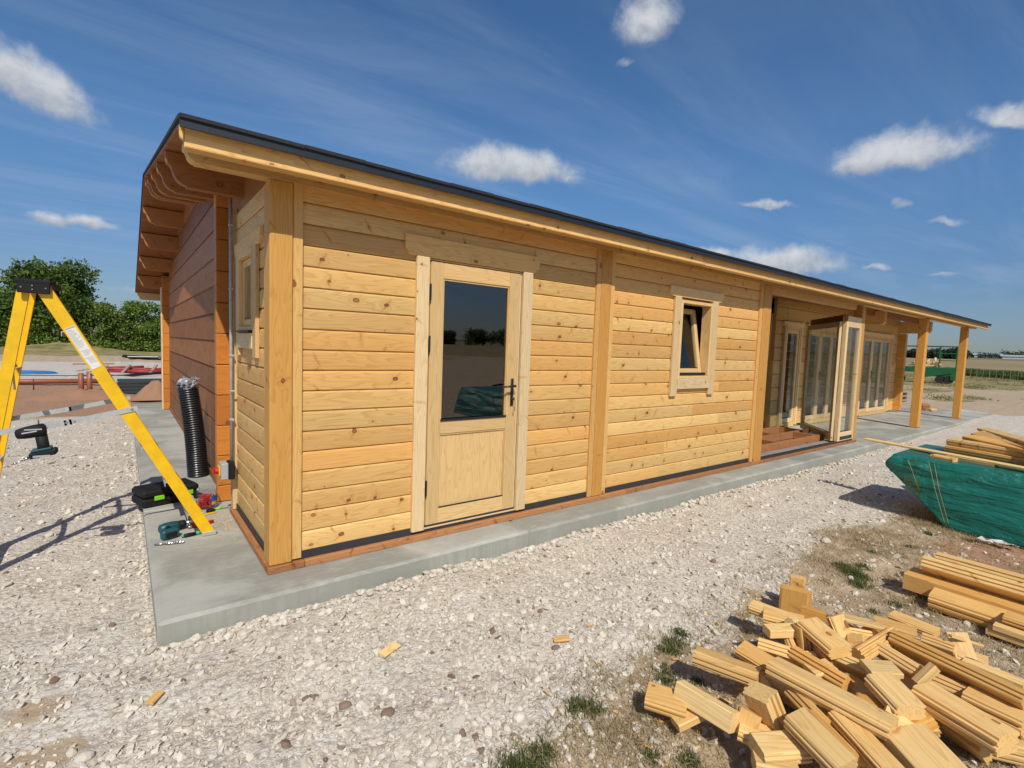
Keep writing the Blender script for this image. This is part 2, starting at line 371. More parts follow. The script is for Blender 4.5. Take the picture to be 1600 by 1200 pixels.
def ground_mat():
    m, w, b, _ = newmat('ground'); tc = w.n('ShaderNodeTexCoord').outputs['Object']
    z = w.n('ShaderNodeSeparateColor'); w.put(z.inputs[0], w.attr('zone', 'Color')); soil, grass, far = z.outputs[0], z.outputs[1], z.outputs[2]
    n0 = w.noise(tc, .9, 5, .6); n1 = w.noise(tc, 5, 6, .65); n2 = w.noise(tc, 32, 5, .65); n3 = w.noise(tc, 170, 3, .6)
    # gravel: broken limestone chips in dust
    vo = w.n('ShaderNodeTexVoronoi'); w.put(vo.inputs['Vector'], w.vm('ADD', tc, w.vm('SCALE', w.noise(tc, 18, 2, .5, out='Color'), .05))); vo.inputs['Scale'].default_value = 38
    v2 = w.n('ShaderNodeTexVoronoi'); w.put(v2.inputs['Vector'], tc); v2.inputs['Scale'].default_value = 105
    vs = w.n('ShaderNodeSeparateColor'); w.put(vs.inputs[0], vo.outputs['Color']); vt = w.n('ShaderNodeSeparateColor'); w.put(vt.inputs[0], v2.outputs['Color'])
    g = w.mix(w.ss(n1, .3, .7), (.50, .44, .355), (.65, .59, .49))
    g = w.mix(w.m('MULTIPLY', w.ss(vs.outputs[0], .1, .95), .55), g, (.70, .66, .59))
    g = w.mix(w.m('MULTIPLY', w.ss(vt.outputs[0], .6, 1), .5), g, (.36, .31, .25))
    g = w.mix(w.m('MULTIPLY', w.ss(vo.outputs['Distance'], .45, .85), .55), g, (.26, .22, .17))
    g = w.mix(w.m('MULTIPLY', w.ss(n0, .52, .75), .4), g, (.45, .36, .26))
    # bare trampled soil with straw
    s = w.mix(w.ss(n1, .3, .7), (.35, .255, .160), (.50, .395, .270)); s = w.mix(w.m('MULTIPLY', w.ss(n2, .45, .7), .55), s, (.47, .39, .27))
    s = w.mix(w.m('MULTIPLY', w.ss(n3, .55, .75), .4), s, (.16, .11, .07))
    r = w.mix(w.ss(n2, .3, .7), (.29, .155, .09), (.42, .26, .165))
    # far vegetation
    gr = w.mix(w.ss(n0, .38, .62), (.36, .265, .12), (.15, .16, .055)); gr = w.mix(w.m('MULTIPLY', w.ss(n1, .45, .7), .5), gr, (.35, .27, .15))
    c = w.mix(w.ss(w.m('ADD', soil, w.m('MULTIPLY', w.m('SUBTRACT', n1, .5), .9)), .38, .62), g, s)
    c = w.mix(w.ss(w.m('ADD', far, w.m('MULTIPLY', w.m('SUBTRACT', n1, .5), .8)), .35, .65), c, r)
    c = w.mix(w.ss(w.m('ADD', grass, w.m('MULTIPLY', w.m('SUBTRACT', n0, .5), 1.1)), .35, .65), c, gr)
    fc = w.attr('field', 'Color'); c = w.mix(w.attr('fieldw'), c, w.mix(w.m('MULTIPLY', w.ss(n0, .3, .7), .25), fc, (.1, .09, .04)))
    w.put(b.inputs['Base Color'], c); b.inputs['Roughness'].default_value = .95; b.inputs['Specular IOR Level'].default_value = .15
    h = w.m('ADD', w.m('MULTIPLY', w.m('SUBTRACT', 1., vo.outputs['Distance']), .8), w.m('MULTIPLY', w.m('SUBTRACT', 1., v2.outputs['Distance']), .35))
    h = w.m('ADD', w.m('MULTIPLY', h, w.m('SUBTRACT', 1., w.m('MULTIPLY', soil, .75))), w.m('ADD', w.m('MULTIPLY', n2, 1.0), w.m('MULTIPLY', n3, .25)))
    bump(w, b, h, .75, .011); return m
GROUNDM = ground_mat()

def tintmat(name, c0, c1, rough=.9, sub=0., nsc=60, c2=None):
    m, w, b, out = newmat(name); t = w.attr('tint'); tc = w.n('ShaderNodeTexCoord').outputs['Object']
    c = w.mix(t, c0, c1)
    if c2: c = w.mix(w.ss(t, .955, .985), c, c2)
    n = w.noise(tc, nsc, 3, .6); c = w.mix(w.m('MULTIPLY', n, .35), c, tuple(q*.6 for q in c0))
    w.put(b.inputs['Base Color'], c); b.inputs['Roughness'].default_value = rough; b.inputs['Specular IOR Level'].default_value = .2
    if sub:
        td = w.n('ShaderNodeBsdfTranslucent'); w.put(td.inputs[0], c); mx = w.n('ShaderNodeMixShader'); mx.inputs[0].default_value = sub
        w.nt.links.new(b.outputs[0], mx.inputs[1]); w.nt.links.new(td.outputs[0], mx.inputs[2]); w.nt.links.new(mx.outputs[0], out.inputs[0])
    return m
STONEM = tintmat('limestone_chips', (.48, .42, .33), (.76, .695, .585), nsc=90, c2=(.20, .125, .085))
LEAFM = tintmat('leaves', (.07, .13, .02), (.27, .36, .07), .6, .3, 2)
FARL = tintmat('far_leaves', (.02, .036, .022), (.05, .075, .042), .7, .1, 2)
LEAFD = tintmat('dark_leaves', (.045, .085, .018), (.17, .25, .055), .6, .25, 2)
GRASSM = tintmat('green_grass', (.05, .085, .02), (.17, .20, .06), .7, .3, 10)
STRAWM = tintmat('dry_grass', (.30, .22, .10), (.55, .45, .26), .8, .25, 10)
BARK = plain('bark', (.09, .065, .045), .9, 0, .4, 6)

# ---------------------------------------------------------------- terrain
def _h(ix, iy, seed):
    n = (ix*374761393 + iy*668265263 + seed*1274126177) & 0xffffffff
    n = ((n ^ (n >> 13))*1103515245) & 0xffffffff
    return ((n ^ (n >> 16)) & 0xffff)/65535.
def vnoise(x, y, s, seed=1):
    x = np.asarray(x, dtype=float)/s; y = np.asarray(y, dtype=float)/s
    ix = np.floor(x).astype(np.int64); iy = np.floor(y).astype(np.int64); fx = x-ix; fy = y-iy
    fx = fx*fx*(3-2*fx); fy = fy*fy*(3-2*fy)
    a = _h(ix, iy, seed); b = _h(ix+1, iy, seed); c = _h(ix, iy+1, seed); d = _h(ix+1, iy+1, seed)
    return (a*(1-fx)+b*fx)*(1-fy)+(c*(1-fx)+d*fx)*fy
def sst(x, a, b): t = np.clip((x-a)/(b-a), 0, 1); return t*t*(3-2*t)

def ground_z(x, y):
    x = np.asarray(x, dtype=float); y = np.asarray(y, dtype=float)
    z = np.full(x.shape, -.125)
    z = z + .075*sst(y, -.1, 1.6)*sst(-x, .2, .9)                  # gravel heaped up to the slab's left side
    z = z + .075*sst(x, 9, 17)*sst(y, -6, -.2)
    r = np.hypot(x+.7, y+3.3)
    near = 1-sst(r, 30, 60)
    z = z + near*((vnoise(x, y, .9, 3)-.5)*.035 + (vnoise(x, y, .22, 4)-.5)*.022 + (vnoise(x, y, .07, 5)-.5)*.010)
    z = z - .022*np.exp(-((x*.35+y+2.0)/.16)**2)*near - .02*np.exp(-((x*.30+y+1.15+.1*np.sin(x*1.3))/.14)**2)*near*(x > -3)
    z = z + (vnoise(x, y, 7, 6)-.5)*.10*sst(r, 9, 20)
    # spoil heaps and the trench of red soil beyond the gravel on the left
    def heap(cx, cy, rx, ry, h): 
        return h*np.exp(-(((x-cx)/rx)**2+((y-cy)/ry)**2)*1.2)*(.75+.5*vnoise(x, y, .5, 9))
    z = z + heap(-4.6, 52, 3.0, 1.5, 1.2)+heap(-1, 33.5, 9, 1.0, .25)
    z = z - .10*sst(y, 8.6, 9.3)*(1-sst(y, 15.5, 17))*sst(-x, -3, 0)
    rise = .0125*np.clip(r-95, 0, 700)*sst(x, 0, 60) + .002*np.clip(r-70, 0, 700)
    return z+rise

def axis(lo, hi, step, far, k=1.075):
    a = list(np.arange(lo, hi+1e-6, step)); d = step
    while a[-1] < far: d *= k; a.append(a[-1]+d)
    d = step; pre = []; q = lo
    while q > -far: d *= k; q -= d; pre.append(q)
    return np.array(pre[::-1]+a)

def build_ground():
    xs = axis(-4.0, 8.0, .032, 1800); ys = axis(-3.4, 3.2, .032, 1800)
    X, Y = np.meshgrid(xs, ys); x = X.ravel(); y = Y.ravel(); zz = ground_z(x, y)
    nx, ny = len(xs), len(ys)
    i = np.arange(nx*ny).reshape(ny, nx); F = np.stack([i[:-1, :-1], i[:-1, 1:], i[1:, 1:], i[1:, :-1]], -1).reshape(-1, 4)
    soil = soil_mask(x, y); red = red_mask(x, y); gr = grass_mask(x, y)
    zone = np.stack([soil, gr, red, np.ones_like(x)], -1)
    # far fields in strips
    r = np.hypot(x+.7, y+3.3); fw = sst(r, 75, 110)
    tan = np.array([.31, .235, .125]); grn = np.array([.12, .15, .055]); brn = np.array([.22, .16, .10])
    k = vnoise(x+y*.3, y*2.2, 170, 21)[:, None]; k2 = vnoise(x, y, 60, 22)[:, None]
    fc = np.where(r[:, None] < 330, tan*(.85+.25*k2), np.where(k > .55, grn, np.where(k > .4, tan, brn)))
    field = np.concatenate([fc, np.ones((len(x), 1))], -1)
    o = np_mesh('ground', np.stack([x, y, zz], -1), F, GROUNDM, attrs={'zone': zone, 'field': field, 'fieldw': fw}, smooth=True)
    setprops(o, 'pale gravel yard running out into bare soil and dry fields', 'ground', kind='structure')

def soil_mask(x, y):
    yb = np.interp(x, [-9, -.3, .1, .6, 1.2, 2.2, 3.4, 4.5, 5.6, 8, 14, 19], [-6, -3.2, -2.2, -2.05, -1.95, -1.84, -1.62, -1.66, -1.75, -2.1, -3.0, -3.2])
    front = sst(yb-y+(vnoise(x, y, .5, 31)-.5)*.6, -.30, .30)
    dirt = sst(x+(vnoise(x, y, 1.5, 32)-.5)*1.5-np.interp(y, [-8, -3, -.5, .7, 2, 8, 30], [21, 20.6, 20.0, 20.6, 19.7, 19, 17]), -.3, .3)*sst(x, 14, 18)
    left = sst(y+(vnoise(x, y, .6, 33)-.5)*.6-np.interp(x, [-6, -2.2, -1.2, 0, 9], [7, 8.2, 8.8, 9.4, 9.6]), -.1, .2)*(1-sst(y+(vnoise(x, y, 2, 34)-.5)*2, 16.5, 17.6))*sst(-x, -14, -9)
    back = sst(y+(vnoise(x, y, 3, 35)-.5)*2, 30, 32)
    stain = .75*np.exp(-(((x+1.02)/.16)**2+((y+.52)/.13)**2))+.8*np.exp(-(((x+1.12)/.2)**2+((y+.85)/.1)**2))
    patch = stain+sst(vnoise(x, y, .45, 36), .74, .9)*.45*(1-sst(np.hypot(x+1.2, y+1.2), 1.2, 2.6))
    return np.clip(front+dirt+left+back+patch, 0, 1)
def red_mask(x, y):
    left = sst(y+(vnoise(x, y, .6, 33)-.5)*.6, 8.8, 9.2)*(1-sst(y, 16.2, 17.2))*sst(-x, -14, -9)*.95
    boat = np.exp(-(((x-4.7)/.75)**2+((y+2.75)/.42)**2))*1.5+np.exp(-(((x-5.6)/1.2)**2+((y+3.3)/.9)**2))*1.2
    far = sst(x, 19.5, 22)*(1-sst(x, 38, 44))*(.12+.28*sst(vnoise(x, y*2.5, 4, 41), .2, .7))
    return np.clip(left+boat+far, 0, 1)
def grass_mask(x, y):
    a = sst(x+(vnoise(x, y, 5, 51)-.5)*12, 36, 44)*sst(x, 20, 30)*.9
    b = sst(vnoise(x, y, 2.3, 52), .66, .8)*sst(x, 22, 26)*.85
    c = sst(y+(vnoise(x, y, 4, 53)-.5)*5, 35, 40)*.8*sst(40-x, 0, 10)
    return np.clip(a+b+c, 0, .95)
build_ground()

# concrete slab with saw-cut joints
SX0, SX1, SY0, SY1 = -.594, 19.9, -.285, 9.9
def build_slab():
    mb = MB(); c = .012
    cuts = [SX0, 1.9, 6.2, 9.75, 13.25, 16.97, SX1]; rows = [SY0, 1.78, SY1]
    g = .003
    for a, b in zip(cuts[:-1], cuts[1:]):
        for j, (p, q) in enumerate(zip(rows[:-1], rows[1:])):
            mb.box(a+g, b-g, p+g, q-g, -.34, 0.0, 'x', .018 if j == 0 else .006)
    mb.box(SX0+.02, SX1-.02, SY0+.02, SY1-.02, -.34, -.012, 'x', 0)
    o = mb.build('concrete_slab', CONC); setprops(o, 'grey concrete slab with saw cut joints under and around the cabin', 'slab', kind='structure')
build_slab()

# ---------------------------------------------------------------- loose stones (one uncountable mass)
def ico(sub):
    import bmesh
    bm = bmesh.new(); bmesh.ops.create_icosphere(bm, subdivisions=sub, radius=1); V = np.array([v.co[:] for v in bm.verts]); F = np.array([[v.index for v in f.verts] for f in bm.faces]); bm.free(); return V, F
def scatter_rocks(n, rmin, rmax, power, sub, seed, rr=(.9, 13), embed=.35, keep_soil=.22):
    R = np.random.RandomState(seed); V0, F0 = ico(sub); nv = len(V0)
    # ring density falls off with distance from the corner where the gravel shows largest
    t = R.rand(n*4); rad = rr[0]*(rr[1]/rr[0])**(t**.85); ang = R.rand(n*4)*2*math.pi
    x = -.7+rad*np.sin(ang); y = -3.3+rad*np.cos(ang)
    ok = ~((x > SX0+.0) & (x < SX1) & (y > SY0+.0) & (y < SY1)); ok &= (np.cos(ang-YAW) > .35)
    sm = np.maximum(soil_mask(x, y), red_mask(x, y)); ok &= (R.rand(len(x)) > sm*(1-keep_soil))
    cl = .45*vnoise(x, y, .35, 61)+.55*vnoise(x, y, 1.1, 62); ok &= R.rand(len(x)) < .12+1.45*cl*cl+.25*cl
    x, y = x[ok][:n], y[ok][:n]; n = len(x)
    s = rmin*(rmax/rmin)**(R.rand(n)**power); s *= (.8+.05*np.hypot(x+.7, y+3.3))
    edge = (y < SY0) & (y > SY0-.05); y = np.where(edge, y-s*.6, y)
    edge = (x < SX0) & (x > SX0-.05) & (y > SY0); x = np.where(edge, x-s*.6, x)
    z = ground_z(x, y)
    K = 24; shapes = []
    for k in range(K):
        v = V0.copy(); 
        for q in range(5):                                       # knock flats off a ball: angular crushed stone
            nrm = R.randn(3); nrm /= np.linalg.norm(nrm); c = R.uniform(.35, .75); dd = v@nrm; v = v-np.outer(np.maximum(dd-c, 0), nrm)
        v *= (1+R.randn(nv, 1)*.07); v *= np.array([1, R.uniform(.6, .95), R.uniform(.4, .75)]); shapes.append(v)
    shapes = np.array(shapes)[R.randint(0, K, n)]
    a = R.rand(n)*2*math.pi; tx, ty = R.randn(n)*.3, R.randn(n)*.3
    ca, sa = np.cos(a), np.sin(a)
    vx, vy, vz = shapes[..., 0], shapes[..., 1], shapes[..., 2]
    px = vx*ca[:, None]-vy*sa[:, None]; py = vx*sa[:, None]+vy*ca[:, None]; pz = vz+px*tx[:, None]+py*ty[:, None]
    P = np.stack([px*s[:, None]+x[:, None], py*s[:, None]+y[:, None], pz*s[:, None]+(z+s*embed)[:, None]], -1).reshape(-1, 3)
    F = (F0[None]+(np.arange(n)*nv)[:, None, None]).reshape(-1, 3)
    tint = np.clip(R.rand(n)**.8, 0, 1); return P, F, np.repeat(tint, nv)
def build_stones():
    parts = [scatter_rocks(52000, .0035, .013, 1.5, 1 if False else 0, 1, (1.0, 9), .25),
             scatter_rocks(32000, .008, .027, 1.8, 1, 2, (1.0, 11), .2, .35), scatter_rocks(4600, .015, .038, 1.8, 2, 3, (1.0, 10), .12, .5)]
    # gravel banked along the slab's foot
    P, F, T, b = [], [], [], 0
    for p, f, t in parts: P.append(p); F.append(f+b); T.append(t); b += len(p)
    R = np.random.RandomState(9); V0, F0 = ico(1)
    n = 2600; xx = -.62+(R.rand(n)**1.3)*12; s = .006+.028*R.rand(n)**2.2; yy = SY0-s*.8-R.rand(n)**1.5*.13; zz = ground_z(xx, yy)+s*R.uniform(-.1, .7, n)
    n2 = 350; yl = SY0+R.rand(n2)*6; s2 = R.uniform(.007, .022, n2); xl = SX0-s2*.8-R.rand(n2)*.02; zl = ground_z(xl, yl)+s2*.2
    xx, yy, zz, s = np.r_[xx, xl], np.r_[yy, yl], np.r_[zz, zl], np.r_[s, s2]
    for k in range(len(xx)):
        v = V0.copy()
        for q in range(4):
            nr = R.randn(3); nr /= np.linalg.norm(nr); v = v-np.outer(np.maximum(v@nr-R.uniform(.4, .75), 0), nr)
        v *= np.array([1, R.uniform(.6, 1), R.uniform(.5, .8)]); P.append(v*s[k]+[xx[k], yy[k], zz[k]]); F.append(F0+b); T.append(np.full(len(V0), R.rand()*.92)); b += len(V0)
    for (x, y, s, t) in [(.18, -1.39, .03, 1.), (.05, -1.23, .026, .98), (-.07, -1.07, .02, .99), (1.1, -1.46, .022, 1.), (.55, -1.55, .024, .97), (.62, -1.75, .028, .95), (2.3, -1.91, .03, .3), (1.36, -2.04, .026, .2), (.2, -1.75, .03, .4), (-.35, -1.5, .03, 1.), (-.85, -.95, .03, .5), (1.9, -1.5, .022, 1.), (2.9, -1.3, .025, 1.), (4.13, -1.63, .045, .3)]:
        v = ico(2)[0]; f2 = ico(2)[1]; v = v*(1+R.randn(len(v), 1)*.04)*np.array([1.1, .85, .65]); P.append(v*s+[x, y, float(ground_z(np.array([x]), np.array([y]))[0])+s*.2]); F.append(f2+b); T.append(np.full(len(v), t)); b += len(v)
    o = np_mesh('gravel', np.concatenate(P), np.concatenate(F), STONEM, attrs={'tint': np.concatenate(T)})
    setprops(o, 'loose crushed limestone gravel scattered over the yard', 'gravel', kind='stuff')
build_stones()

# ---------------------------------------------------------------- grass
def blades(pts, n_each, h, spread, seed, wid=.0022, lean=.6):
    R = np.random.RandomState(seed); V, F, T = [], [], []; b = 0
    for (x, y, sc) in pts:
        n = int(n_each*sc); px = x+R.randn(n)*spread*sc; py = y+R.randn(n)*spread*sc; pz = ground_z(px, py)-.004
        a = R.rand(n)*6.283; L = h*sc*R.uniform(.4, 1.1, n); le = R.uniform(.1, 1, n)*lean*L
        dx, dy = np.cos(a), np.sin(a); wx, wy = -dy*wid, dx*wid
        base = np.stack([px, py, pz], -1); 
        q = [base+np.stack([-wx, -wy, 0*px], -1), base+np.stack([wx, wy, 0*px], -1),
             base+np.stack([dx*le*.35+wx*.8, dy*le*.35+wy*.8, L*.6], -1), base+np.stack([dx*le*.35-wx*.8, dy*le*.35-wy*.8, L*.6], -1),
             base+np.stack([dx*le, dy*le, L*(1-.25*le/L)], -1)]
        V.append(np.stack(q, 1).reshape(-1, 3)); i = b+np.arange(n)[:, None]*5
        F.append(np.concatenate([i+[[0, 1, 2]], i+[[0, 2, 3]], i+[[3, 2, 4]]])); T.append(np.repeat(R.rand(n), 5)); b += n*5
    return np.concatenate(V), np.concatenate(F), np.concatenate(T)
def build_grass():
    tufts = [(3.64, -2.02, 1.15), (3.72, -1.9, .8), (1.73, -1.76, .8), (1.62, -1.80, .75), (1.44, -1.90, .6), (1.38, -1.95, .6), (.88, -1.86, .75), (.93, -1.9, .6), (.45, -1.95, .9), (.50, -2.0, .8), (.40, -1.98, .7), (.32, -2.02, .8), (.58, -1.95, .7), (3.5, -2.08, .8), (3.85, -2.0, .6), (1.85, -1.72, .6),
             (4.64, -2.1, .5), (4.2, -1.95, .4), (5.2, -2.1, .5), (5.35, -2.35, .4), (1.5, -2.05, .45), (.95, -2.2, .5), (1.05, -2.3, .6), (2.75, -2.2, .5), (3.1, -2.3, .4), (2.45, -1.85, .45), (3.35, -2.35, .5)]
    V, F, T = blades(tufts, 620, .05, .042, 5, .0016); o = np_mesh('green_grass', V, F, GRASSM, attrs={'tint': T}); setprops(o, 'small green grass tufts in the trampled soil', 'grass', kind='stuff')
    R = np.random.RandomState(8); pts = []
    while len(pts) < 3600:
        x = R.uniform(.3, 6.2); y = R.uniform(-3.4, -1.4)
        if R.rand() < soil_mask(np.array([x]), np.array([y]))[0]*(.15+.85*float(vnoise(x, y, .5, 71)))*(1-.8*min(1, red_mask(np.array([x]), np.array([y]))[0])): pts.append((x, y, R.uniform(.3, .9)))
    pts += [(5.45+R.randn()*.15, -2.2-R.rand()*.3, .8) for _ in range(26)]+[(5.4+R.rand()*.5, -1.75-R.rand()*.3, .7) for _ in range(16)]
    V, F, T = blades(pts, 26, .060, .055, 6, .0015, 2.0); o = np_mesh('dry_grass', V, F, STRAWM, attrs={'tint': T}); setprops(o, 'straw coloured dead grass lying over the soil', 'grass', kind='stuff')
    # rough grass and weeds out in the field
    cl = []
    while len(cl) < 520:
        x = R.uniform(21, 75); y = R.uniform(-8, 26)
        if R.rand() < float(grass_mask(np.array([x]), np.array([y]))[0])*.8:
            r_ = R.uniform(.25, .8); cl.append((x, y, float(ground_z(np.array([x]), np.array([y]))[0]), r_, r_, R.uniform(.10, .28)))
    V, F, T = leaf_cloud(cl, 42000, .035, 77); o = np_mesh('field_weeds', V, F, WEEDM, attrs={'tint': T}); setprops(o, 'scruffy weeds and rough grass on the bare ground beyond the slab', 'grass', kind='stuff')

# ---------------------------------------------------------------- trees and hedges
def leaf_cloud(clumps, n, size, seed, zmin=None):
    """n leaf faces spread through the ragged shells of ellipsoid clumps (cx,cy,cz,rx,ry,rz)"""
    R = np.random.RandomState(seed); c = np.array(clumps, dtype=float); vol = (c[:, 3]*c[:, 4]+c[:, 4]*c[:, 5]+c[:, 3]*c[:, 5]); k = R.choice(len(c), n, p=vol/vol.sum())
    d = R.randn(n, 3); d /= np.linalg.norm(d, axis=1)[:, None]; r = R.rand(n)**.42*(1+R.randn(n)*.09)
    sub = 1+.28*(np.sin(d[:, 0]*7+k)*np.cos(d[:, 1]*6+k*2)+np.sin(d[:, 2]*8+k*3))*.5
    p = c[k, :3]+d*c[k, 3:]*(r*sub)[:, None]
    if zmin is not None: p = p[p[:, 2] > zmin]
    n = len(p); a = R.randn(n, 3); a /= np.linalg.norm(a, axis=1)[:, None]; b = np.cross(a, R.randn(n, 3)); b /= np.linalg.norm(b, axis=1)[:, None]
    s = (size*R.uniform(.6, 1.4, n))[:, None]; V = np.stack([p-a*s, p+b*s*.55, p+a*s, p-b*s*.55], 1).reshape(-1, 3); F = np.arange(4*n).reshape(n, 4)
    return V, F, np.repeat(np.clip(R.rand(n)*.7+R.rand(len(c))[np.zeros(n, int) if len(c) == 1 else R.randint(0, len(c), n)]*.0+.3*(np.sin(p[:, 0]*2.1)+1)/2, 0, 1), 4)
WEEDM = tintmat('weeds', (.10, .12, .035), (.30, .26, .10), .8, .25, 2)
build_grass()
def tree(name, x, y, h, w, label, cat, seed, mat, n=9000, size=.16, group=None, trunk=.25, low=.25, nclump=22):
    R = np.random.RandomState(seed); z0 = float(ground_z(np.array([x]), np.array([y]))[0]); cl = []
    for i in range(nclump):
        a = R.rand()*6.283; q = R.rand()**.5; zz = R.uniform(low, .93); wr = w*.5*math.sqrt(max(.1, 1-((zz-.5)/.55)**2))
        rr = w*R.uniform(.12, .22); cl.append((x+math.cos(a)*q*wr*.8, y+math.sin(a)*q*wr*.8, z0+zz*h, rr, rr, rr*R.uniform(.6, .85)))
    t = thing(name, (x, y, z0), label, cat, group)
    V, F, T = leaf_cloud(cl, n, size, seed); o = np_mesh('crown', V, F, mat, (x, y, z0), {'tint': T}); o.location = (0, 0, 0); o.parent = t
    mb = MB(); mb.tube([(x, y, z0-.1), (x+.05*h*R.randn()*.3, y, z0+h*.3), (x, y, z0+h*.62)], [trunk, trunk*.7, trunk*.3], 8)
    for i in range(8):
        c = cl[R.randint(nclump)]; s = z0+h*R.uniform(.2, .5); mb.tube([(x, y, s), ((x+c[0])/2, (y+c[1])/2, (s+c[2])/2+.1), c[:3]], [trunk*.4, trunk*.25, .02], 6)
    mb.build('trunk', BARK, t, True); return t
tree('broadleaf_tree', -5.9, 56, 7.6, 8.2, 'tall dark broadleaf tree rising above the hedge behind the stepladder top', 'tree', 3, LEAFD, 16000, .15, trunk=.3)
tree('broadleaf_tree', -12.2, 57, 6.6, 10, 'dark tree at the left edge of the photo behind the ladder', 'tree', 5, LEAFD, 14000, .15)
def hedge():
    t = thing('hedge', (-2, 55, float(ground_z(np.array([-2.]), np.array([55.]))[0])), 'long bright green hedge across the far side of the site on the left', 'hedge')
    R = np.random.RandomState(12); cl = []
    for i in range(150):
        x = -17+i*.20; top = 4.1+1.1*math.sin(x*.9)*.6+R.rand()*1.0-.6*(x > 1); 
        for k in range(3): r = R.uniform(.5, .95); zz = (R.uniform(.2, 1) if k else .15)*top-r*.6; cl.append((x+R.randn()*.3, 55+R.randn()*.5, max(zz, .3), r, r, r*.9))
    V, F, T = leaf_cloud(cl, 95000, .12, 13, -.1); o = np_mesh('foliage', V, F, LEAFM, WLOC[t.name][:], {'tint': T}); o.location = (0, 0, 0); o.parent = t
    mb = MB(); 
    for i in range(30): x = -17+i; mb.tube([(x, 55, -.2), (x+.2, 55, 1.6)], [.06, .03], 5)
    mb.build('stems', BARK, t)
hedge()
def bearing(u, r):
    d = pixdir(u, 540); d = Vector((d.x, d.y, 0)).normalized(); return CAM.x+d.x*r, CAM.y+d.y*r
# strip of standing crop with a wire fence in front
def crop_and_fence():
    R = np.random.RandomState(17); P0 = bearing(1480, 88); P1 = bearing(1720, 66); n = 900; pts = []
    for i in range(n):
        t = R.rand(); x = P0[0]+(P1[0]-P0[0])*t; y = P0[1]+(P1[1]-P0[1])*t; q = R.uniform(0, 6); pts.append((x+q, y+q*.2, R.uniform(.8, 1.15)))
    V, F, T = blades(pts, 34, .85, .35, 19, .03, .35); o = np_mesh('standing_crop', V, F, LEAFD, attrs={'tint': T}); setprops(o, 'strip of tall dark green crop behind the wire fence', 'crop', kind='stuff')
    x0, y0 = P0[0]-2.5, P0[1]; x1, y1 = P1[0]-2.5, P1[1]; g0 = float(ground_z(np.array([x0]), np.array([y0]))[0])
    t = thing('wire_fence', (x0, y0, g0), 'post and wire fence along the edge of the tall dark crop', 'fence')
    N = 22
    for i in range(N):
        k = i/(N-1); x, y = x0+(x1-x0)*k, y0+(y1-y0)*k; z = float(ground_z(np.array([x]), np.array([y]))[0]); mb = MB(); mb.tube([(x, y, z-.2), (x+R.randn()*.03, y, z+.85)], .022, 6); mb.build('post', MW['grey'], t)
    for hh in (.45, .95):
        mb = MB(); mb.tube([(x0, y0, float(ground_z(np.array([x0]), np.array([y0]))[0])+hh)]+[(x0+(x1-x0)*k, y0+(y1-y0)*k, float(ground_z(np.array([x0+(x1-x0)*k]), np.array([y0+(y1-y0)*k]))[0])+hh) for k in (.33, .66, 1)], .012, 4); mb.build('wire', GALV, t)
crop_and_fence()
def far_wood(name, u0, u1, r, h, n, label, seed, mat=FARL):
    R = np.random.RandomState(seed); cl = []; N = int(abs(u1-u0)/1.7)
    for i in range(N):
        u = u0+(u1-u0)*(i+R.rand())/N; rr = r*(1+R.randn()*.02); x, y = bearing(u, rr); hh = h*(.55+.5*vnoise(u, 0, 14, seed)+.3*R.rand()); z = float(ground_z(np.array([x]), np.array([y]))[0])
        cl.append((x, y, z+hh*.45, hh*.75, hh*.75, hh*.55))
    V, F, T = leaf_cloud(cl, n, h*.13, seed); o = np_mesh(name, V, F, mat, attrs={'tint': T}); setprops(o, label, 'woodland', kind='stuff')
far_wood('distant_woodland', 1380, 1505, 330, 4.6, 14000, 'dark line of far off trees on the horizon behind the green trailer', 31)
far_wood('distant_copse', 1500, 1560, 560, 4, 2500, 'low far off trees on the horizon right of the last roof post', 33)
far_wood('distant_hedgerow', 1530, 1680, 480, 3, 3500, 'thin far off hedgerow under the pale sheds at the right edge', 35)
far_wood('distant_ridge_trees', 1570, 1720, 700, 6, 2500, 'far off trees on the ridge at the right edge of the photo', 37)
def far_shed(u, r, ln, h, label):
    x, y = bearing(u, r); z = float(ground_z(np.array([x]), np.array([y]))[0]); d = Vector((pixdir(u, 540).x, pixdir(u, 540).y, 0)).normalized(); s = Vector((d.y, -d.x, 0)); t = thing('field_shed', (x, y, z), label, 'shed', 'pale sheds on the horizon')
    o = Vector((x, y, z))-s*ln/2; mb = MB(); mb.prism([(0, 0), (0, h*.6), (-12, h*.6), (-12, 0)][::-1], o, s, d, (0, 0, 1), ln); mb.build('wall', WHT, t)
    mb = MB(); mb.prism([(.5, h*.6), (-6, h), (-12.5, h*.6), (-12.5, h*.56), (.5, h*.56)], o-s, s, -d*-1, (0, 0, 1), ln+2); mb.build('roof', GREYP, t)
far_shed(1545, 540, 15, 3.2, 'long pale shed on the horizon just right of the last roof post'); far_shed(1588, 450, 11, 2.6, 'low pale shed with a light roof at the right edge on the horizon')
# trees behind the viewer, seen mirrored in the door pane
for i, (x, y, h, w) in enumerate([(122, -183, 6.6, 13), (132, -176, 7.2, 16), (112, -191, 5.8, 10)]):
    tree('round_tree', x, y, h, w, ['middle round tree of the three mirrored in the door pane', 'right hand round tree of the three mirrored in the door pane', 'left hand round tree of the three mirrored in the door pane'][i], 'tree', 40+i, LEAFD, 2500, .4, 'trees mirrored in the door pane', low=.1)

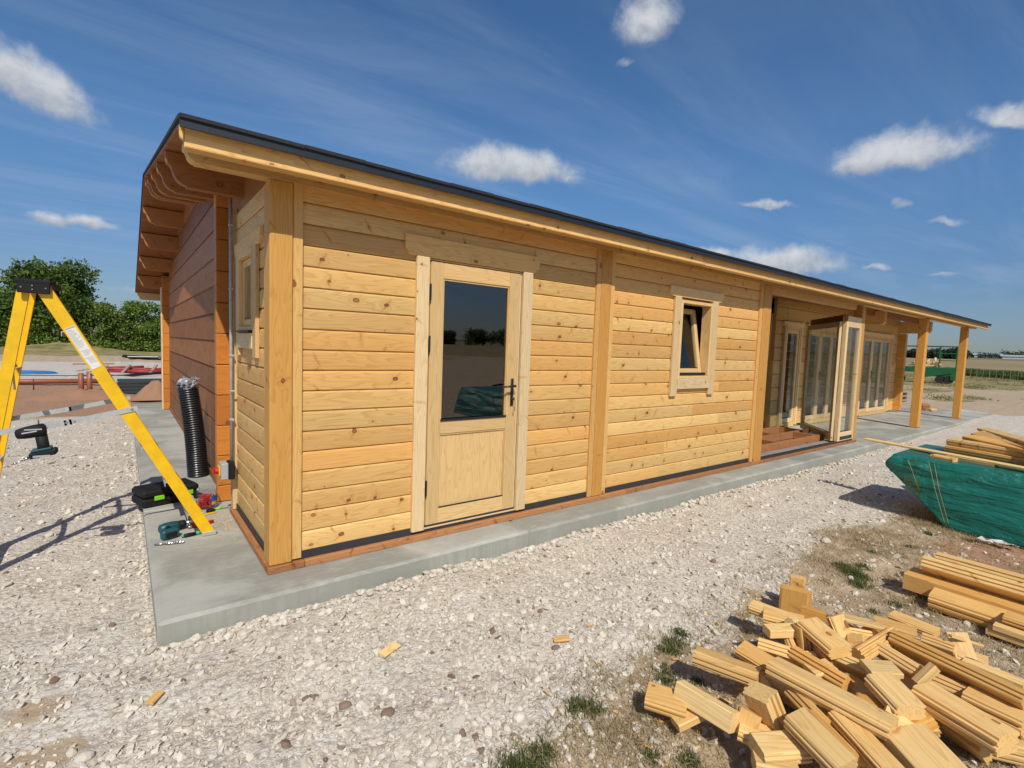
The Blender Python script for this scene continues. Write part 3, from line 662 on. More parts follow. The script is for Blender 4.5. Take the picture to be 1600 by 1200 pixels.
# ---------------------------------------------------------------- the timber cabin
X_, Y_, Z_ = Vector((1, 0, 0)), Vector((0, 1, 0)), Vector((0, 0, 1))
cabin = thing('timber_cabin', (0, 0, 0), 'long new pine cabin with a low dark roof and porch posts on a concrete slab', 'cabin')
PITCH_B = .132
BOARD = [(.0025, -.02), (.0025, -.006), (.008, -.0005), (.040, .0012), (.070, .0016), (.100, .001), (.119, -.0005), (.1305, -.010), (.1305, -.02)]
def cladding(mb, rows, z0, o_of, L, T):
    """rows: {k: [(a,b),...]} board spans along L for board k"""
    for k, spans in rows.items():
        tint = rng.random(); sd = rng.random()*60
        out = []
        for (a, b) in spans:
            if b-a > 1.4 and rng.random() < .30: c = rng.uniform(a+.5, b-.5); out += [(a, c-.0008, tint), (c+.0008, b, rng.random())]
            else: out.append((a, b, tint))
        for (a, b, tt) in out: mb.prism(BOARD, Vector(o_of)+L*a+Vector((0, 0, z0+k*PITCH_B)), L, Z_, T, b-a, tt, sd if tt == tint else None)
# prism gives gc from 0 along each span; keep it continuous enough by separate seeds
def front_rows():
    r1 = {k: ([(.190, .985), (2.045, 2.85)] if k < 16 else [(.190, 2.85)]) for k in range(18)}
    r2 = {k: ([(3.09, 4.215), (4.815, 5.96)] if 8 <= k < 16 else [(3.09, 5.96)]) for k in range(18)}
    return r1, r2
def cut_top(mb, i0, ztop):
    for i in range(i0, len(mb.v)):
        v = mb.v[i]
        if v[2] > ztop: mb.v[i] = (v[0], v[1], ztop)
for rows, nm in zip(front_rows(), ('a', 'b')):
    mb = MB(); cladding(mb, rows, .092, (0, .030, 0), X_, -Y_); cut_top(mb, 0, 2.44)
    mb.build('front_cladding', MW['pine'], cabin)
# backing wall with door and window holes
mb = MB()
for (a, b, c, d) in [(.14, 1.0, .09, 2.44), (2.03, 4.2, .09, 2.44), (1.0, 2.03, 2.12, 2.44), (4.2, 4.83, .09, 1.19), (4.2, 4.83, 2.07, 2.44), (4.83, 6.1, .09, 2.44)]:
    mb.box(a, b, .046, .125, c, d, 'x', 0)
mb.box(6.02, 6.10, .125, 8.6, .06, 2.5, 'y', 0)
mb.build('inner_wall', MW['stain'], cabin)
mb = MB(); mb.box(.05, 6.0, .14, 8.6, .0, .05, 'x', 0); mb.build('floor', MW['grey'], cabin)
# base timber and dark membrane
mb = MB()
for a, b in [(-.012, .21), (.212, 3.4), (3.402, 6.3), (6.302, 9.72)]: mb.box(a, b, -.012, .10, .0, .046, 'x', .004)
mb.box(-.012, .08, .101, 1.42, .0, .046, 'y', .004)
mb.build('base_timber', MW['treated'], cabin)
mb = MB(); mb.box(.15, 6.02, .022, .06, .046, .098, 'x', 0, 0.); mb.box(.022, .06, .14, 1.32, .046, .098, 'y', 0, 0.); mb.build('damp_membrane', DARKP, cabin)

def post(x0, x1, y0, y1, z0, z1, mat='post', ch=.006):
    mb = MB(); mb.box(x0, x1, y0, y1, z0, z1, 'z', ch); return mb.build('post', MW[mat], cabin)
post(0, .135, 0, .135, .048, 2.43, 'post', .008); post(2.905, 3.043, 0, .135, .048, 2.43); post(6.03, 6.24, -.004, .135, .040, 2.43)
post(9.55, 9.69, 0, .14, .03, 2.40); post(13.28, 13.46, -.02, .13, .012, 2.43); post(16.87, 17.04, -.03, .12, .012, 2.43)
def trim(*a, mat='pine', g='z'):
    mb = MB(); mb.box(*a, g, .003); return mb.build('trim_strip', MW[mat], cabin)
trim(.137, .194, .008, .04, .06, 2.43); trim(2.845, 2.903, .006, .04, .05, 2.43); trim(3.045, 3.095, .006, .04, .05, 2.43); trim(5.955, 6.028, .006, .04, .05, 2.43)
trim(.006, .04, .137, .185, .05, 2.43); trim(-.002, .04, 1.306, 1.40, .05, 2.50, mat='pale')
mb = MB(); mb.box(13.27, 13.47, -.03, .14, .0, .012, 'x', .002); mb.box(16.86, 17.05, -.04, .13, .0, .012, 'x', .002); mb.build('post_shoe', MW['treated'], cabin)

OGEE = [(0, 0), (0, .022), (.012, .030), (.020, .048), (.034, .066), (.056, .078), (.075, .080)]   # corner profile
def header(name, x0, x1, z0, z1, y0, y1, mat, parent, axis='x'):
    """board with its two lower corners shaped"""
    h = z1-z0; s = .85
    left = [(.075*s, 0), (.050*s, .004*s), (.030*s, .016*s), (.022*s, .034*s), (.010*s, .046*s), (0, .050*s), (0, h)]
    w = x1-x0; prof = left+[(w-a, b) for a, b in left[::-1]]
    mb = MB()
    if axis == 'x': mb.prism(prof, (x0, y1, z0), -Y_, X_, Z_, y1-y0, .4)
    else: mb.prism(prof, (y1, x0, z0), -X_, Y_, Z_, y1-y0, .4)
    k = rng.random()*50; mb.g = [((v[0] if axis == 'x' else v[1])+k, v[2]+k*.7, 0) for v in mb.v]
    return mb.build(name, MW[mat], parent)

def leaf(name, P0, D, U, w, h, parent, st=.085, bot=.085, top=.085, th=.05, mat='pale', N=None, pane_off=.5, glazing=True):
    """a glazed frame in the plane of D (across) and U (up); N points out of the frame's front"""
    P0, D, U = Vector(P0), Vector(D).normalized(), Vector(U).normalized(); N = N or D.cross(U).normalized()
    mb = MB()
    mb.plank(P0, U, D, -N, h, st, th, .004); mb.plank(P0+D*(w-st), U, D, -N, h, st, th, .004)
    mb.plank(P0+D*(st+.0005)+N*-.001, D, U, -N, w-2*st-.001, bot, th-.002, .004); mb.plank(P0+D*(st+.0005)+U*(h-top)+N*-.001, D, U, -N, w-2*st-.001, top, th-.002, .004)
    fr = mb.build(name, MW[mat], parent)
    if glazing:
        g = MB(); q = P0+D*(st-.01)+U*(bot-.01)-N*(th*pane_off)
        g.prism([(0, 0), (w-2*st+.02, 0), (w-2*st+.02, .006), (0, .006)], q, U, D, -N, h-bot-top+.02); g.build('pane', GLASS, fr)
        b = MB(); b.prism([(0, 0), (.012, 0), (.012, .010), (0, .010)], P0+D*(st)+U*(bot+.002)-N*(th*pane_off-.012), D, U, -N, w-2*st); b.build('drip_bar', BLACKM, fr)
    return fr

# --- half-glazed door
door = leaf('door', (1.10, .020, .098), X_, Z_, .838, 1.99, cabin, st=.108, bot=.12, top=.118, th=.055, mat='door', N=-Y_, glazing=False)
mb = MB(); mb.box(1.207, 1.831, .024, .07, .793, .895, 'x', .004); mb.build('mid_rail', MW['door'], door)
mb = MB(); mb.box(1.2, 1.84, .040, .052, .2, .80, 'z', 0, .35); mb.build('lower_panel', MW['door'], door)
mb = MB()
for a in ((1.208, 1.216, .222, .792), (1.822, 1.830, .222, .792)): mb.box(a[0], a[1], .030, .044, a[2], a[3], 'z', .002)
mb.box(1.216, 1.822, .030, .044, .782, .792, 'x', .002)
for a in ((1.208, 1.218, .899, 1.968), (1.820, 1.830, .899, 1.968)): mb.box(a[0], a[1], .028, .044, a[2], a[3], 'z', .002)
mb.box(1.218, 1.820, .028, .044, 1.958, 1.968, 'x', .002); mb.build('glazing_bead', MW['door'], door)
mb = MB(); mb.box(1.200, 1.838, .045, .051, .88, 1.98, 'x', 0); mb.build('pane', DGLASS, door)
mb = MB(); mb.box(1.206, 1.832, .012, .03, .895, .909, 'x', .003); mb.build('drip_bar', BLACKM, door)
mb = MB(); mb.box(1.212, 1.826, .022, .044, .212, .222, 'x', .002); mb.build('drip_bar', BLACKM, door)
mb = MB()
mb.box(1.868, 1.896, .010, .020, .985, 1.215, 'z', .004)
mb.tube([(1.882, .020, 1.155), (1.882, -.035, 1.155)], .009, 10); mb.tube([(1.884, -.035, 1.155), (1.84, -.038, 1.155), (1.765, -.036, 1.150)], [.010, .009, .007], 10)
mb.tube([(1.882, .016, 1.045), (1.882, -.012, 1.045)], .013, 10)
mb.build('handle', BLACKM, door, True)
mb = MB(); mb.box(1.8805, 1.8835, -.030, -.012, 1.030, 1.050, 'z', .001); mb.tube([(1.882, -.024, 1.032), (1.887, -.024, 1.0), (1.884, -.022, .985)], .002, 6); mb.box(1.880, 1.890, -.026, -.023, .945, .985, 'z', .001); mb.build('key', STEEL, door)
for z in (.42-.09, 1.42, 1.80):
    mb = MB(); mb.tube([(1.0905, .008, z), (1.0905, .008, z+.12)], .008, 10); mb.box(1.083, 1.098, .004, .016, z+.02, z+.1, 'z', .001); mb.build('hinge', BLACKM, door)
mb = MB()
mb.box(1.076, 1.094, .028, .10, .085, 2.105, 'z', .002); mb.box(1.942, 1.956, .028, .10, .085, 2.105, 'z', .002); mb.box(1.095, 1.941, .028, .10, 2.094, 2.106, 'x', .002); mb.box(1.076, 1.956, .012, .10, .073, .0845, 'x', .002)
mb.build('door_frame', MW['pale'], cabin)
for a, b in ((.975, 1.076), (1.956, 2.056)):
    mb = MB(); mb.box(a, b, -.004, .029, .072, 2.107, 'z', .004); mb.build('door_casing', MW['pale'], cabin)
header('door_lintel', .885, 2.125, 2.108, 2.25, .004, .0275, 'pine', cabin)

# --- small front window with its sash tilted in
mb = MB(); mb.box(4.198, 4.235, .0, .12, 1.19, 2.07, 'z', .002); mb.box(4.795, 4.832, .0, .12, 1.19, 2.07, 'z', .002); mb.box(4.236, 4.794, .0, .12, 2.035, 2.07, 'x', .002); mb.box(4.236, 4.794, .0, .12, 1.19, 1.222, 'x', .002)
win = mb.build('window', MW['door'], cabin)
a = math.radians(10); leaf('sash', (4.243, .075, 1.245), X_, (0, math.sin(a), math.cos(a)), .545, .775, win, st=.058, bot=.06, top=.058, th=.045, mat='door', N=Vector((0, -math.cos(a), math.sin(a))))
mb = MB(); mb.box(4.236, 4.794, .03, .06, 1.2225, 1.258, 'x', .002); mb.build('sill_bar', BLACKM, win)
for a_, b_ in ((4.085, 4.197), (4.833, 4.945)):
    mb = MB(); mb.box(a_, b_, -.004, .029, .995, 2.098, 'z', .004); mb.build('window_casing', MW['pale'], win)
mb = MB(); mb.box(4.198, 4.832, -.010, .029, 1.075, 1.189, 'x', .003); mb.build('apron', MW['pale'], win)
header('window_lintel', 3.995, 5.055, 2.099, 2.205, .004, .0275, 'door', win)

# --- gable end: clad box, stub walls, long stained log wall
mb = MB(); rows = {k: ([(.18, .53), (1.07, 1.305)] if 11 <= k < 16 else [(.18, 1.305)]) for k in range(18)}
cladding(mb, rows, .092, (.030, 0, 0), Y_, -X_); cut_top(mb, 0, 2.46); mb.build('side_cladding', MW['pine'], cabin)
mb = MB()
for (p, q, c, d) in [(.14, .52, .09, 2.5), (1.08, 1.7, .09, 2.5), (.52, 1.08, .09, 1.52), (.52, 1.08, 2.1, 2.5)]: mb.box(.046, .12, p, q, c, d, 'y', 0)
mb.box(.046, .12, 1.7, 8.7, .05, 2.45, 'y', 0)
mb.build('inner_side_wall', MW['stain'], cabin)
mb = MB(); mb.box(0.0, .09, .535, .57, 1.53, 2.1, 'z', .002); mb.box(0.0, .09, 1.04, 1.07, 1.53, 2.1, 'z', .002); mb.box(0, .09, .571, 1.039, 2.06, 2.1, 'y', .002); mb.box(-.0, .09, .571, 1.039, 1.53, 1.56, 'y', .002)
gw = mb.build('side_window', MW['door'], cabin)
leaf('sash', (.028, 1.035, 1.565), -Y_, Z_, .46, .49, gw, st=.05, bot=.05, top=.05, th=.04, mat='door', N=-X_)
mb = MB(); mb.box(-.02, .03, .56, 1.05, 1.515, 1.5285, 'y', .002); mb.build('sill_bar', BLACKM, gw)
for p, q in ((.43, .534), (1.071, 1.17)):
    mb = MB(); mb.box(.002, .029, p, q, 1.34, 2.098, 'z', .003); mb.build('window_casing', MW['door'], gw)
mb = MB(); mb.box(-.003, .029, .535, 1.07, 1.40, 1.512, 'y', .003); mb.build('apron', MW['pale'], gw)
header('window_lintel', .30, 1.26, 2.099, 2.2, .006, .0275, 'pine', gw, 'y')

RSL = (3.471-2.565)/(4.672+.275)                                   # front slope
BSL = (3.471-2.397)/(10.474-4.672)
def roof_z(y): return 3.471-RSL*(4.672-y) if y < 4.672 else 3.471-BSL*(y-4.672)
LOGP = .271
def log_profile(h=.271, t=.075):
    return [(.003, 0), (.003, t-.012), (.016, t), (h-.013, t), (h-.002, t-.012), (h-.002, 0)]
mb = MB(); z = .075; k = 0
while z < 3.3:
    hi = z+LOGP; ys = 1.78; ye = 8.70
    yb0 = max(ys, 4.672-(3.43-z)/RSL); yb1 = min(ye, 4.672+(3.43-z)/BSL); yt0 = max(ys, 4.672-(3.43-hi)/RSL); yt1 = min(ye, 4.672+(3.43-hi)/BSL)
    if yt1 <= yt0: yt0 = yt1 = 4.672; hi = 3.42
    i0 = len(mb.v); tn = rng.random(); sd = rng.random()*50
    mb.prism([(yb0, z+.003), (yb1, z+.003), (yt1, hi-.002), (yt0, hi-.002)], (.085, 0, 0), -X_, Y_, Z_, .052, tn)
    mb.prism([(yb0+.003, z+.014), (yb1-.003, z+.014), (yt1-.003, hi-.012), (yt0+.003, hi-.012)], (.0335, 0, 0), -X_, Y_, Z_, .0125, tn)
    for i in range(i0, len(mb.v)): v = mb.v[i]; mb.g[i] = (v[1]+sd, v[2]+sd, 0)
    z += LOGP
mb.box(.006, .05, 1.80, 8.68, .0, .07, 'y', .004, .9)
mb.build('stained_log_wall', MW['stain'], cabin)
# crossing log ends
def log_ends(x0, x1, y0, y1, ztop, z0=.0, mat='honey'):
    mb = MB(); z = z0; first = True
    while z < ztop:
        h = LOGP if not first else .145; top = min(z+h, ztop)
        mb.box(x0, x1, y0, y1, z+.0025, top-.0025, 'y' if abs(x1-x0) < abs(y1-y0) else 'x', .005); z += h; first = False
    return mb.build('log_ends', MW[mat], cabin)
log_ends(-.058, .075, 1.74, 1.86, 2.78, .004); log_ends(-.080, .036, 8.70, 8.95, 2.62, .004)
mb = MB(); mb.box(-.10, -.082, 8.72, 8.98, .0, 2.4, 'z', .003); mb.build('end_board', MW['pale'], cabin)

# --- roof
mb = MB()
def slope_board(mb, y0, y1, zoff, th, x0, x1, ch=0):
    a = Vector((0, y0, roof_z(y0)+zoff)); b = Vector((0, y1, (3.471 if abs(y1-4.672) < 1e-6 else roof_z(y1))+zoff)); d = b-a; n = Vector((0, -d.z, d.y)).normalized(); n = n if n.z > 0 else -n
    mb.plank(a+X_*x0-n*th, X_, d, n, x1-x0, d.length, th, ch)
mb = MB()
nb = 34
for i in range(nb):
    a, b = -.225+(4.672+.225)*i/nb, -.225+(4.672+.225)*(i+1)/nb; slope_board(mb, a+.002, b-.002, -.022, .02, -.462, 18.06, .0035)
for i in range(38):
    a, b = 4.672+(5.79)*i/38, 4.672+(5.79)*(i+1)/38; slope_board(mb, a+.002, b-.002, -.022, .02, -.462, 18.06, .0035)
mb.build('soffit_boards', MW['soffit'], cabin)
mb = MB(); slope_board(mb, -.279, 4.672, -.001, .020, -.474, 18.10); slope_board(mb, 4.672, 10.49, -.001, .020, -.474, 18.10)
r2 = random.Random(4)                                              # felt shingle edge: slightly ragged laps
x = -.47
while x < 18:
    w = r2.uniform(.28, .36); mb.box(x+.002, min(x+w, 18.1), -.285, -.17, 2.548+r2.random()*.003, 2.566+r2.random()*.006, 'x', .001); x += w
mb.build('roof_felt', ROOFM, cabin)
mb = MB(); mb.box(-.468, 5.2, -.274, -.264, 2.506, 2.547, 'x', .001); mb.box(5.202, 11.6, -.274, -.264, 2.506, 2.547, 'x', .001); mb.box(11.602, 18.09, -.274, -.264, 2.506, 2.547, 'x', .001); mb.build('eaves_flashing', FLASH, cabin)
def fascia(x0, x1):
    mb = MB(); mb.box(x0, x1, -.226, -.190, 2.4245, 2.53, 'x', .003); mb.box(x0, x1, -.263, -.188, 2.4125, 2.424, 'x', .003); mb.build('fascia', MW['pine'], cabin)
for a, b in ((-.445, 4.2), (4.202, 9.0), (9.002, 13.6), (13.602, 18.04)): fascia(a, b)
# shaped end of the fascia and the end grain board
def shaped(name, pts, y0, y1, mat, tint=None):
    mb = MB(); mb.prism(pts, (0, y0, 0), Y_, X_, Z_, y1-y0, tint); k = rng.random()*60; mb.g = [(v[0]+k, v[2]+k, v[1]) for v in mb.v]; return mb.build(name, MW[mat], cabin)
def ogee_beam(x0, x1, zt, h):
    s = h/.19; c = .62
    e = [(0, 0), (0, -.050*s), (.008*c*s, -.066*s), (.034*c*s, -.074*s), (.050*c*s, -.092*s), (.062*c*s, -.125*s), (.088*c*s, -.155*s), (.125*c*s, -.174*s), (.165*c*s, -.18*s), (.17*c*s, -.19*s)]
    return [(x0+a, zt+b) for a, b in e]+[(x1, zt-h), (x1, zt)]
shaped('fascia_end', [(-.466, 2.530), (-.466, 2.48), (-.462, 2.468), (-.447, 2.460), (-.447, 2.530)], -.228, -.20, 'pine')
for i, yy in enumerate((.02, 1.05, 2.10, 3.10, 4.05, 4.64, 5.55, 6.60, 7.80, 9.00)):
    zt = roof_z(yy+.035)-.052; 
    if i == 0: shaped('wall_plate', ogee_beam(-.43, 18.0, 2.525, .097), .0, .10, 'pine')
    else: shaped('purlin', ogee_beam(-.45, 17.9, zt, .225), yy, yy+.07, 'purlin')
shaped('purlin', ogee_beam(-.455, 17.9, roof_z(10.38)-.045, .15), 10.36, 10.43, 'pale')
# outer short return of the eave at the corner
mb = MB(); mb.prism([(.14, 2.455), (1.74, 2.455), (1.74, roof_z(1.74)-.05), (.14, roof_z(.14)-.05)], (.04, 0, 0), X_, Y_, Z_, .07); mb.box(.09, 6.0, .126, .17, 2.44, 2.60, 'x', 0); mb.build('wall_head', MW['purlin'], cabin)

# --- recessed porch
mb = MB(); mb.box(6.245, 9.28, .012, .10, 2.325, 2.4265, 'x', .005); mb.build('header_beam', MW['pine'], cabin)
def log_wall(name, x0, x1, y, z0, z1, holes, mat='pine'):
    mb = MB(); z = z0
    while z < z1-.01:
        top = min(z+LOGP, z1); spans = [(x0, x1)]
        for (a, b, c, d) in holes:
            if z+.02 < d and top-.02 > c: spans = [s for p, q in spans for s in ((p, min(q, a)), (max(p, b), q)) if s[1]-s[0] > .01]
        tn = rng.random()
        for p, q in spans: mb.prism(log_profile(top-z, .06), (p, y+.06, z), X_, Z_, -Y_, q-p, tn)
        z = top
    return mb.build(name, MW[mat], cabin)
log_wall('porch_wall', 9.60, 17.10, 1.5, .04, 2.86, [(9.93, 10.72, .0, 2.1), (11.02, 13.05, .0, 2.1), (14.2, 16.45, .0, 2.1)])
mb = MB(); mb.box(9.6, 9.93, 1.56, 1.62, 0, 2.6, 'x', 0); mb.box(10.72, 11.02, 1.56, 1.62, 0, 2.6, 'x', 0); mb.box(13.05, 14.2, 1.56, 1.62, 0, 2.6, 'x', 0); mb.box(16.45, 17.1, 1.56, 1.62, 0, 2.6, 'x', 0); mb.box(9.6, 17.1, 1.561, 1.62, 2.12, 2.6, 'x', 0)
mb.build('inner_porch_wall', MW['pine'], cabin)
mb = MB(); z = .05
while z < 2.75: mb.prism(log_profile(LOGP, .06), (9.66, 1.62, z), Y_, Z_, -X_, 6.9, None); z += LOGP
mb.build('partition_wall', MW['treated'], cabin)
mb = MB(); z = .05
while z < 2.6: mb.prism(log_profile(LOGP, .06), (17.04, 1.62, z), Y_, Z_, -X_, 7.0, None); z += LOGP
for x in (.09, 6.03, 9.67, 16.99): mb.prism([(1.57, 2.4), (8.6, 2.4), (8.6, roof_z(8.6)-.06), (4.672, 3.40), (1.57, roof_z(1.57)-.06)], (x, 0, 0), X_, Y_, Z_, .04)
mb.box(.05, 17.1, 8.6, 8.69, .0, 2.69, 'x', 0); mb.build('rear_wall', MW['stain'], cabin)
mb = MB(); mb.box(9.7, 17.0, 1.65, 8.55, 0.0, .05, 'x', 0); mb.build('inner_floor', MW['grey'], cabin)
# dark boards leaning just inside the opening
mb = MB()
for i in range(4): mb.plank((9.32+i*.05, 2.0+i*.28, .13), (.02, .02, 1), (.1, 1, 0), (1, 0, 0), 2.25, .2, .03, .003)
mb.build('leaning_boards', MW['treated'], cabin)
mb = MB(); mb.plank((9.50, 1.62, .13), (.02, -.03, 1), (.15, 1, 0), (1, 0, 0), 2.2, .10, .03, .003); mb.build('leaning_batten', MW['pale'], cabin)
log_ends(17.04, 17.20, 1.32, 1.50, 2.26, .05, 'post')
def bracket(x, w, y0, zb, zt, mat='pine'):
    mb = MB(); h = zt-zb; pr = [(1.56, 0), (y0+.09, 0), (y0+.03, .02), (y0, .07), (y0, h), (1.56, h)]; mb.prism(pr[::-1], (x, 0, zb), X_, Y_, Z_, w); k = 3.; mb.g = [(v[1]+k, v[2]+k, v[0]) for v in mb.v]; mb.build('wall_bracket', MW[mat], cabin)
bracket(17.04, .15, .78, 2.27, 2.60); bracket(13.55, .14, .85, 2.32, 2.64)

def glazed_set(name, x0, x1, n, z0=.055, z1=2.10, y=1.47, handle=None, cas=.07):
    mb = MB(); mb.box(x0, x0+.045, y-.005, y+.09, z0, z1, 'z', .002); mb.box(x1-.045, x1, y-.005, y+.09, z0, z1, 'z', .002); mb.box(x0+.046, x1-.046, y-.005, y+.09, z1-.05, z1, 'x', .002); mb.box(x0+.046, x1-.046, y-.012, y+.09, z0-.045, z0+.045, 'x', .002)
    fr = mb.build(name, MW['door'], cabin); w = (x1-x0-.09)/n
    for i in range(n):
        lf = leaf('door_leaf', (x0+.046+i*w+.003, y+.012, z0+.05), X_, Z_, w-.006, z1-z0-.105, fr, st=.075, bot=.09, top=.08, th=.05, mat='pale', N=-Y_)
    if handle is not None:
        hx = x0+.046+handle*w+.035; mb = MB(); mb.box(hx-.012, hx+.012, y+.0, y+.011, .98, 1.2, 'z', .003); mb.tube([(hx, y+.005, 1.13), (hx, y-.04, 1.13), (hx+.1, y-.042, 1.13)], .009, 8); mb.build('handle', BLACKM, fr)
    for a, b in ((x0-cas, x0-.001), (x1+.001, x1+cas)):
        mb = MB(); mb.box(a, b, y-.018, y+.028, z0-.01, z1+.0, 'z', .003); mb.build('casing', MW['pale'], fr)
    header('lintel', x0-cas-.06, x1+cas+.06, z1+.001, z1+.1, y-.024, y+.028, 'pale', fr)
    return fr
glazed_set('glazed_side_light', 9.985, 10.66, 1)
glazed_set('folding_door', 11.08, 12.99, 3, handle=1)
glazed_set('folding_door', 14.27, 16.38, 3, handle=1)
# bi-fold leaves standing open at the corner of the unfinished room
la = leaf('open_door_leaf', (8.87, -.005, .075), (1, 0, 0), Z_, .675, 2.03, cabin, st=.082, bot=.15, top=.09, th=.06, mat='pale', N=-Y_)
mb = MB(); mb.box(8.955, 9.46, -.016, -.0055, .10, .155, 'x', .003); mb.build('vent_slot', BLACKM, la)
d2 = Vector((1.18, 1.0, 0)).normalized()
lb = leaf('open_door_leaf', Vector((8.885, .062, .075)), d2, Z_, 1.50, 2.03, cabin, st=.085, bot=.12, top=.09, th=.05, mat='pale', N=Vector((d2.y, -d2.x, 0)))
mb = MB(); mb.plank(Vector((8.84, .02, 2.11)), d2, Z_, Vector((d2.y, -d2.x, 0)), 1.58, .11, .05, .004, .9); mb.build('door_track', MW['soffit'], cabin)
mb = MB(); mb.box(8.86, 9.545, .0, .06, 2.108, 2.20, 'x', .004, .3); mb.build('door_head', MW['pale'], cabin)
for yy, a, b in ((.30, 6.1, 9.6), (.72, 6.1, 9.6), (1.15, 6.1, 9.6), (1.58, 6.1, 9.6), (2.0, 6.1, 9.6), (2.5, 6.1, 9.6), (3.0, 6.1, 9.6)):
    mb = MB(); mb.box(a, b, yy, yy+.055, .012, .135, 'x', .004); mb.build('floor_joist', MW['treated'], cabin)
for x, y0, y1 in ((7.45, .357, .718), (8.25, .777, 1.148), (8.9, .357, .718), (9.3, .777, 1.148), (7.9, 1.207, 1.578)):
    mb = MB(); mb.box(x, x+.05, y0, y1, .012, .133, 'y', .004); mb.build('noggin', MW['treated'], cabin)
mb = MB(); mb.box(6.245, 9.54, .105, .235, .0, .05, 'x', .003, .1); mb.build('threshold_board', MORTAR, cabin)
mb = MB(); mb.box(6.245, 9.54, .0, .07, .0465, .068, 'x', .001); mb.build('damp_membrane', DARKP, cabin)

# --- conduit, switch box
mb = MB(); mb.tube([(-.016, 1.272, .40), (-.016, 1.272, 2.66)], .0125, 12); mb.build('conduit', GALV, cabin, True)
mb = MB(); 
for z in (.8, 1.32, 1.85, 2.35): mb.box(-.030, .002, 1.254, 1.290, z, z+.018, 'z', .002)
mb.tube([(-.03, 1.235, 1.045), (-.0, 1.235, 1.045)], .007, 8); mb.build('conduit_clip', GALV, cabin)
mb = MB(); mb.box(-.100, -.047, 1.21, 1.33, .33, .465, 'z', .006, .5); sw = mb.build('isolator_switch', GREYP, cabin)
mb = MB(); mb.box(-.0465, -.0, 1.208, 1.332, .328, .467, 'z', .006); mb.build('side_cover', BLKP, sw)
mb = MB(); mb.box(-.112, -.1005, 1.23, 1.31, .36, .44, 'z', .004); mb.build('yellow_plate', YEL, sw)
mb = MB(); mb.tube([(-.1125, 1.27, .40), (-.135, 1.27, .40)], [.026, .022], 14); mb.box(-.150, -.136, 1.262, 1.278, .375, .425, 'z', .003); mb.build('knob', REDP, sw)

# ---------------------------------------------------------------- stepladder
lad = thing('stepladder', (-.85, 1.17, -.03), 'yellow fibreglass stepladder standing open beside the gable end', 'stepladder')
def rail(y, sgn, p0, p1, w, name='rail'):
    p0 = Vector((p0[0], y, p0[1])); p1 = Vector((p1[0], y, p1[1])); L = (p1-p0).normalized(); Wd = L.cross(Y_).normalized(); T = Y_*sgn; mb = MB(); d = .032
    mb.prism([(-w/2, 0), (w/2, 0), (w/2, d), (w/2-.004, d), (w/2-.004, .004), (-w/2+.004, .004), (-w/2+.004, d), (-w/2, d)], p0, L, Wd, T, (p1-p0).length, .5); return mb.build(name, YEL, lad)
R0, R1 = (-1.090, 1.735), (-.222, .022); Q0, Q1 = (-1.178, 1.735), (-1.475, -.03)
rails = [rail(.91, 1, R0, R1, .074), rail(1.45, -1, (R0[0]-.02, R0[1]), (R1[0]-.02, R1[1]), .074), rail(.93, 1, Q0, Q1, .058), rail(1.43, -1, (Q0[0]-.02, Q0[1]), (Q1[0]-.02, Q1[1]-.01), .058)]
for i in range(6):
    k = (i+1)/6.6; x = R0[0]+(R1[0]-R0[0])*k-.01; z = R0[1]+(R1[1]-R0[1])*k; mb = MB(); mb.box(x-.045, x+.04, .916, 1.444, z-.006, z, 'y', .001); mb.box(x-.045, x-.041, .916, 1.444, z-.03, z-.0065, 'y', 0); mb.box(x+.036, x+.040, .916, 1.444, z-.03, z-.0065, 'y', 0); mb.build('step', GALV, lad)
for k in (.28, .62, .9):
    x = Q0[0]+(Q1[0]-Q0[0])*k-.01; z = Q0[1]+(Q1[1]-Q0[1])*k; mb = MB(); mb.box(x-.018, x+.018, .936, 1.424, z-.018, z-.014, 'y', 0); mb.box(x-.018, x-.014, .936, 1.424, z-.0135, z+.014, 'y', 0); mb.tube([(x+.03, .95, z-.01), (x+.02, 1.08, z-.14)], .006, 6); mb.build('cross_brace', GALV, lad)
mb = MB(); mb.box(-1.215, -1.045, .885, 1.475, 1.752, 1.785, 'y', .012); mb.box(-1.205, -1.055, .884, .900, 1.70, 1.76, 'x', .004); mb.box(-1.205, -1.055, 1.46, 1.474, 1.70, 1.76, 'x', .004); cap = mb.build('top_cap', BLKP, lad)
mb = MB()
for x, z in ((-1.185, 1.733), (-1.135, 1.745), (-1.075, 1.733), (-1.135, 1.722)): mb.tube([(x, .8835, z), (x, .878, z)], [.007, .004], 8)
mb.build('rivet', STEEL, cap)
def bar(pts, y, w=.032):
    mb = MB()
    for (a, b) in zip(pts[:-1], pts[1:]):
        a = Vector((a[0], y, a[1])); b = Vector((b[0], y, b[1])); L = (b-a).normalized(); mb.prism([(-w/2, 0), (w/2, 0), (w/2, .004), (-w/2, .004)], a, L, L.cross(Y_), -Y_, (b-a).length+.012, .5)
    return mb.build('spreader_bar', GALV, lad)
b1 = bar([(-1.345, .852), (-1.01, .895), (-.985, .90), (-.645, .972)], .908, .034); b2 = bar([(-1.36, .86), (-1.02, .92), (-.68, .99)], 1.458)
mb = MB()
for x, z in ((-.665, .968), (-1.0, .898), (-.96, .905)): mb.tube([(x, .9035, z), (x, .899, z)], [.009, .006], 10)
mb.build('pivot', STEEL, b1)
L = Vector((R1[0]-R0[0], 0, R1[1]-R0[1])); LL = L.length; L.normalize(); Wd = L.cross(Y_)
o = Vector((R0[0], .9095, R0[1])); mb = MB(); mb.prism([(-.027, 0), (.027, 0), (.027, .001), (-.027, .001)], o+L*(LL*.135), L, Wd, -Y_, LL*.15, .5); st = mb.build('safety_sticker', WHT, rails[0])
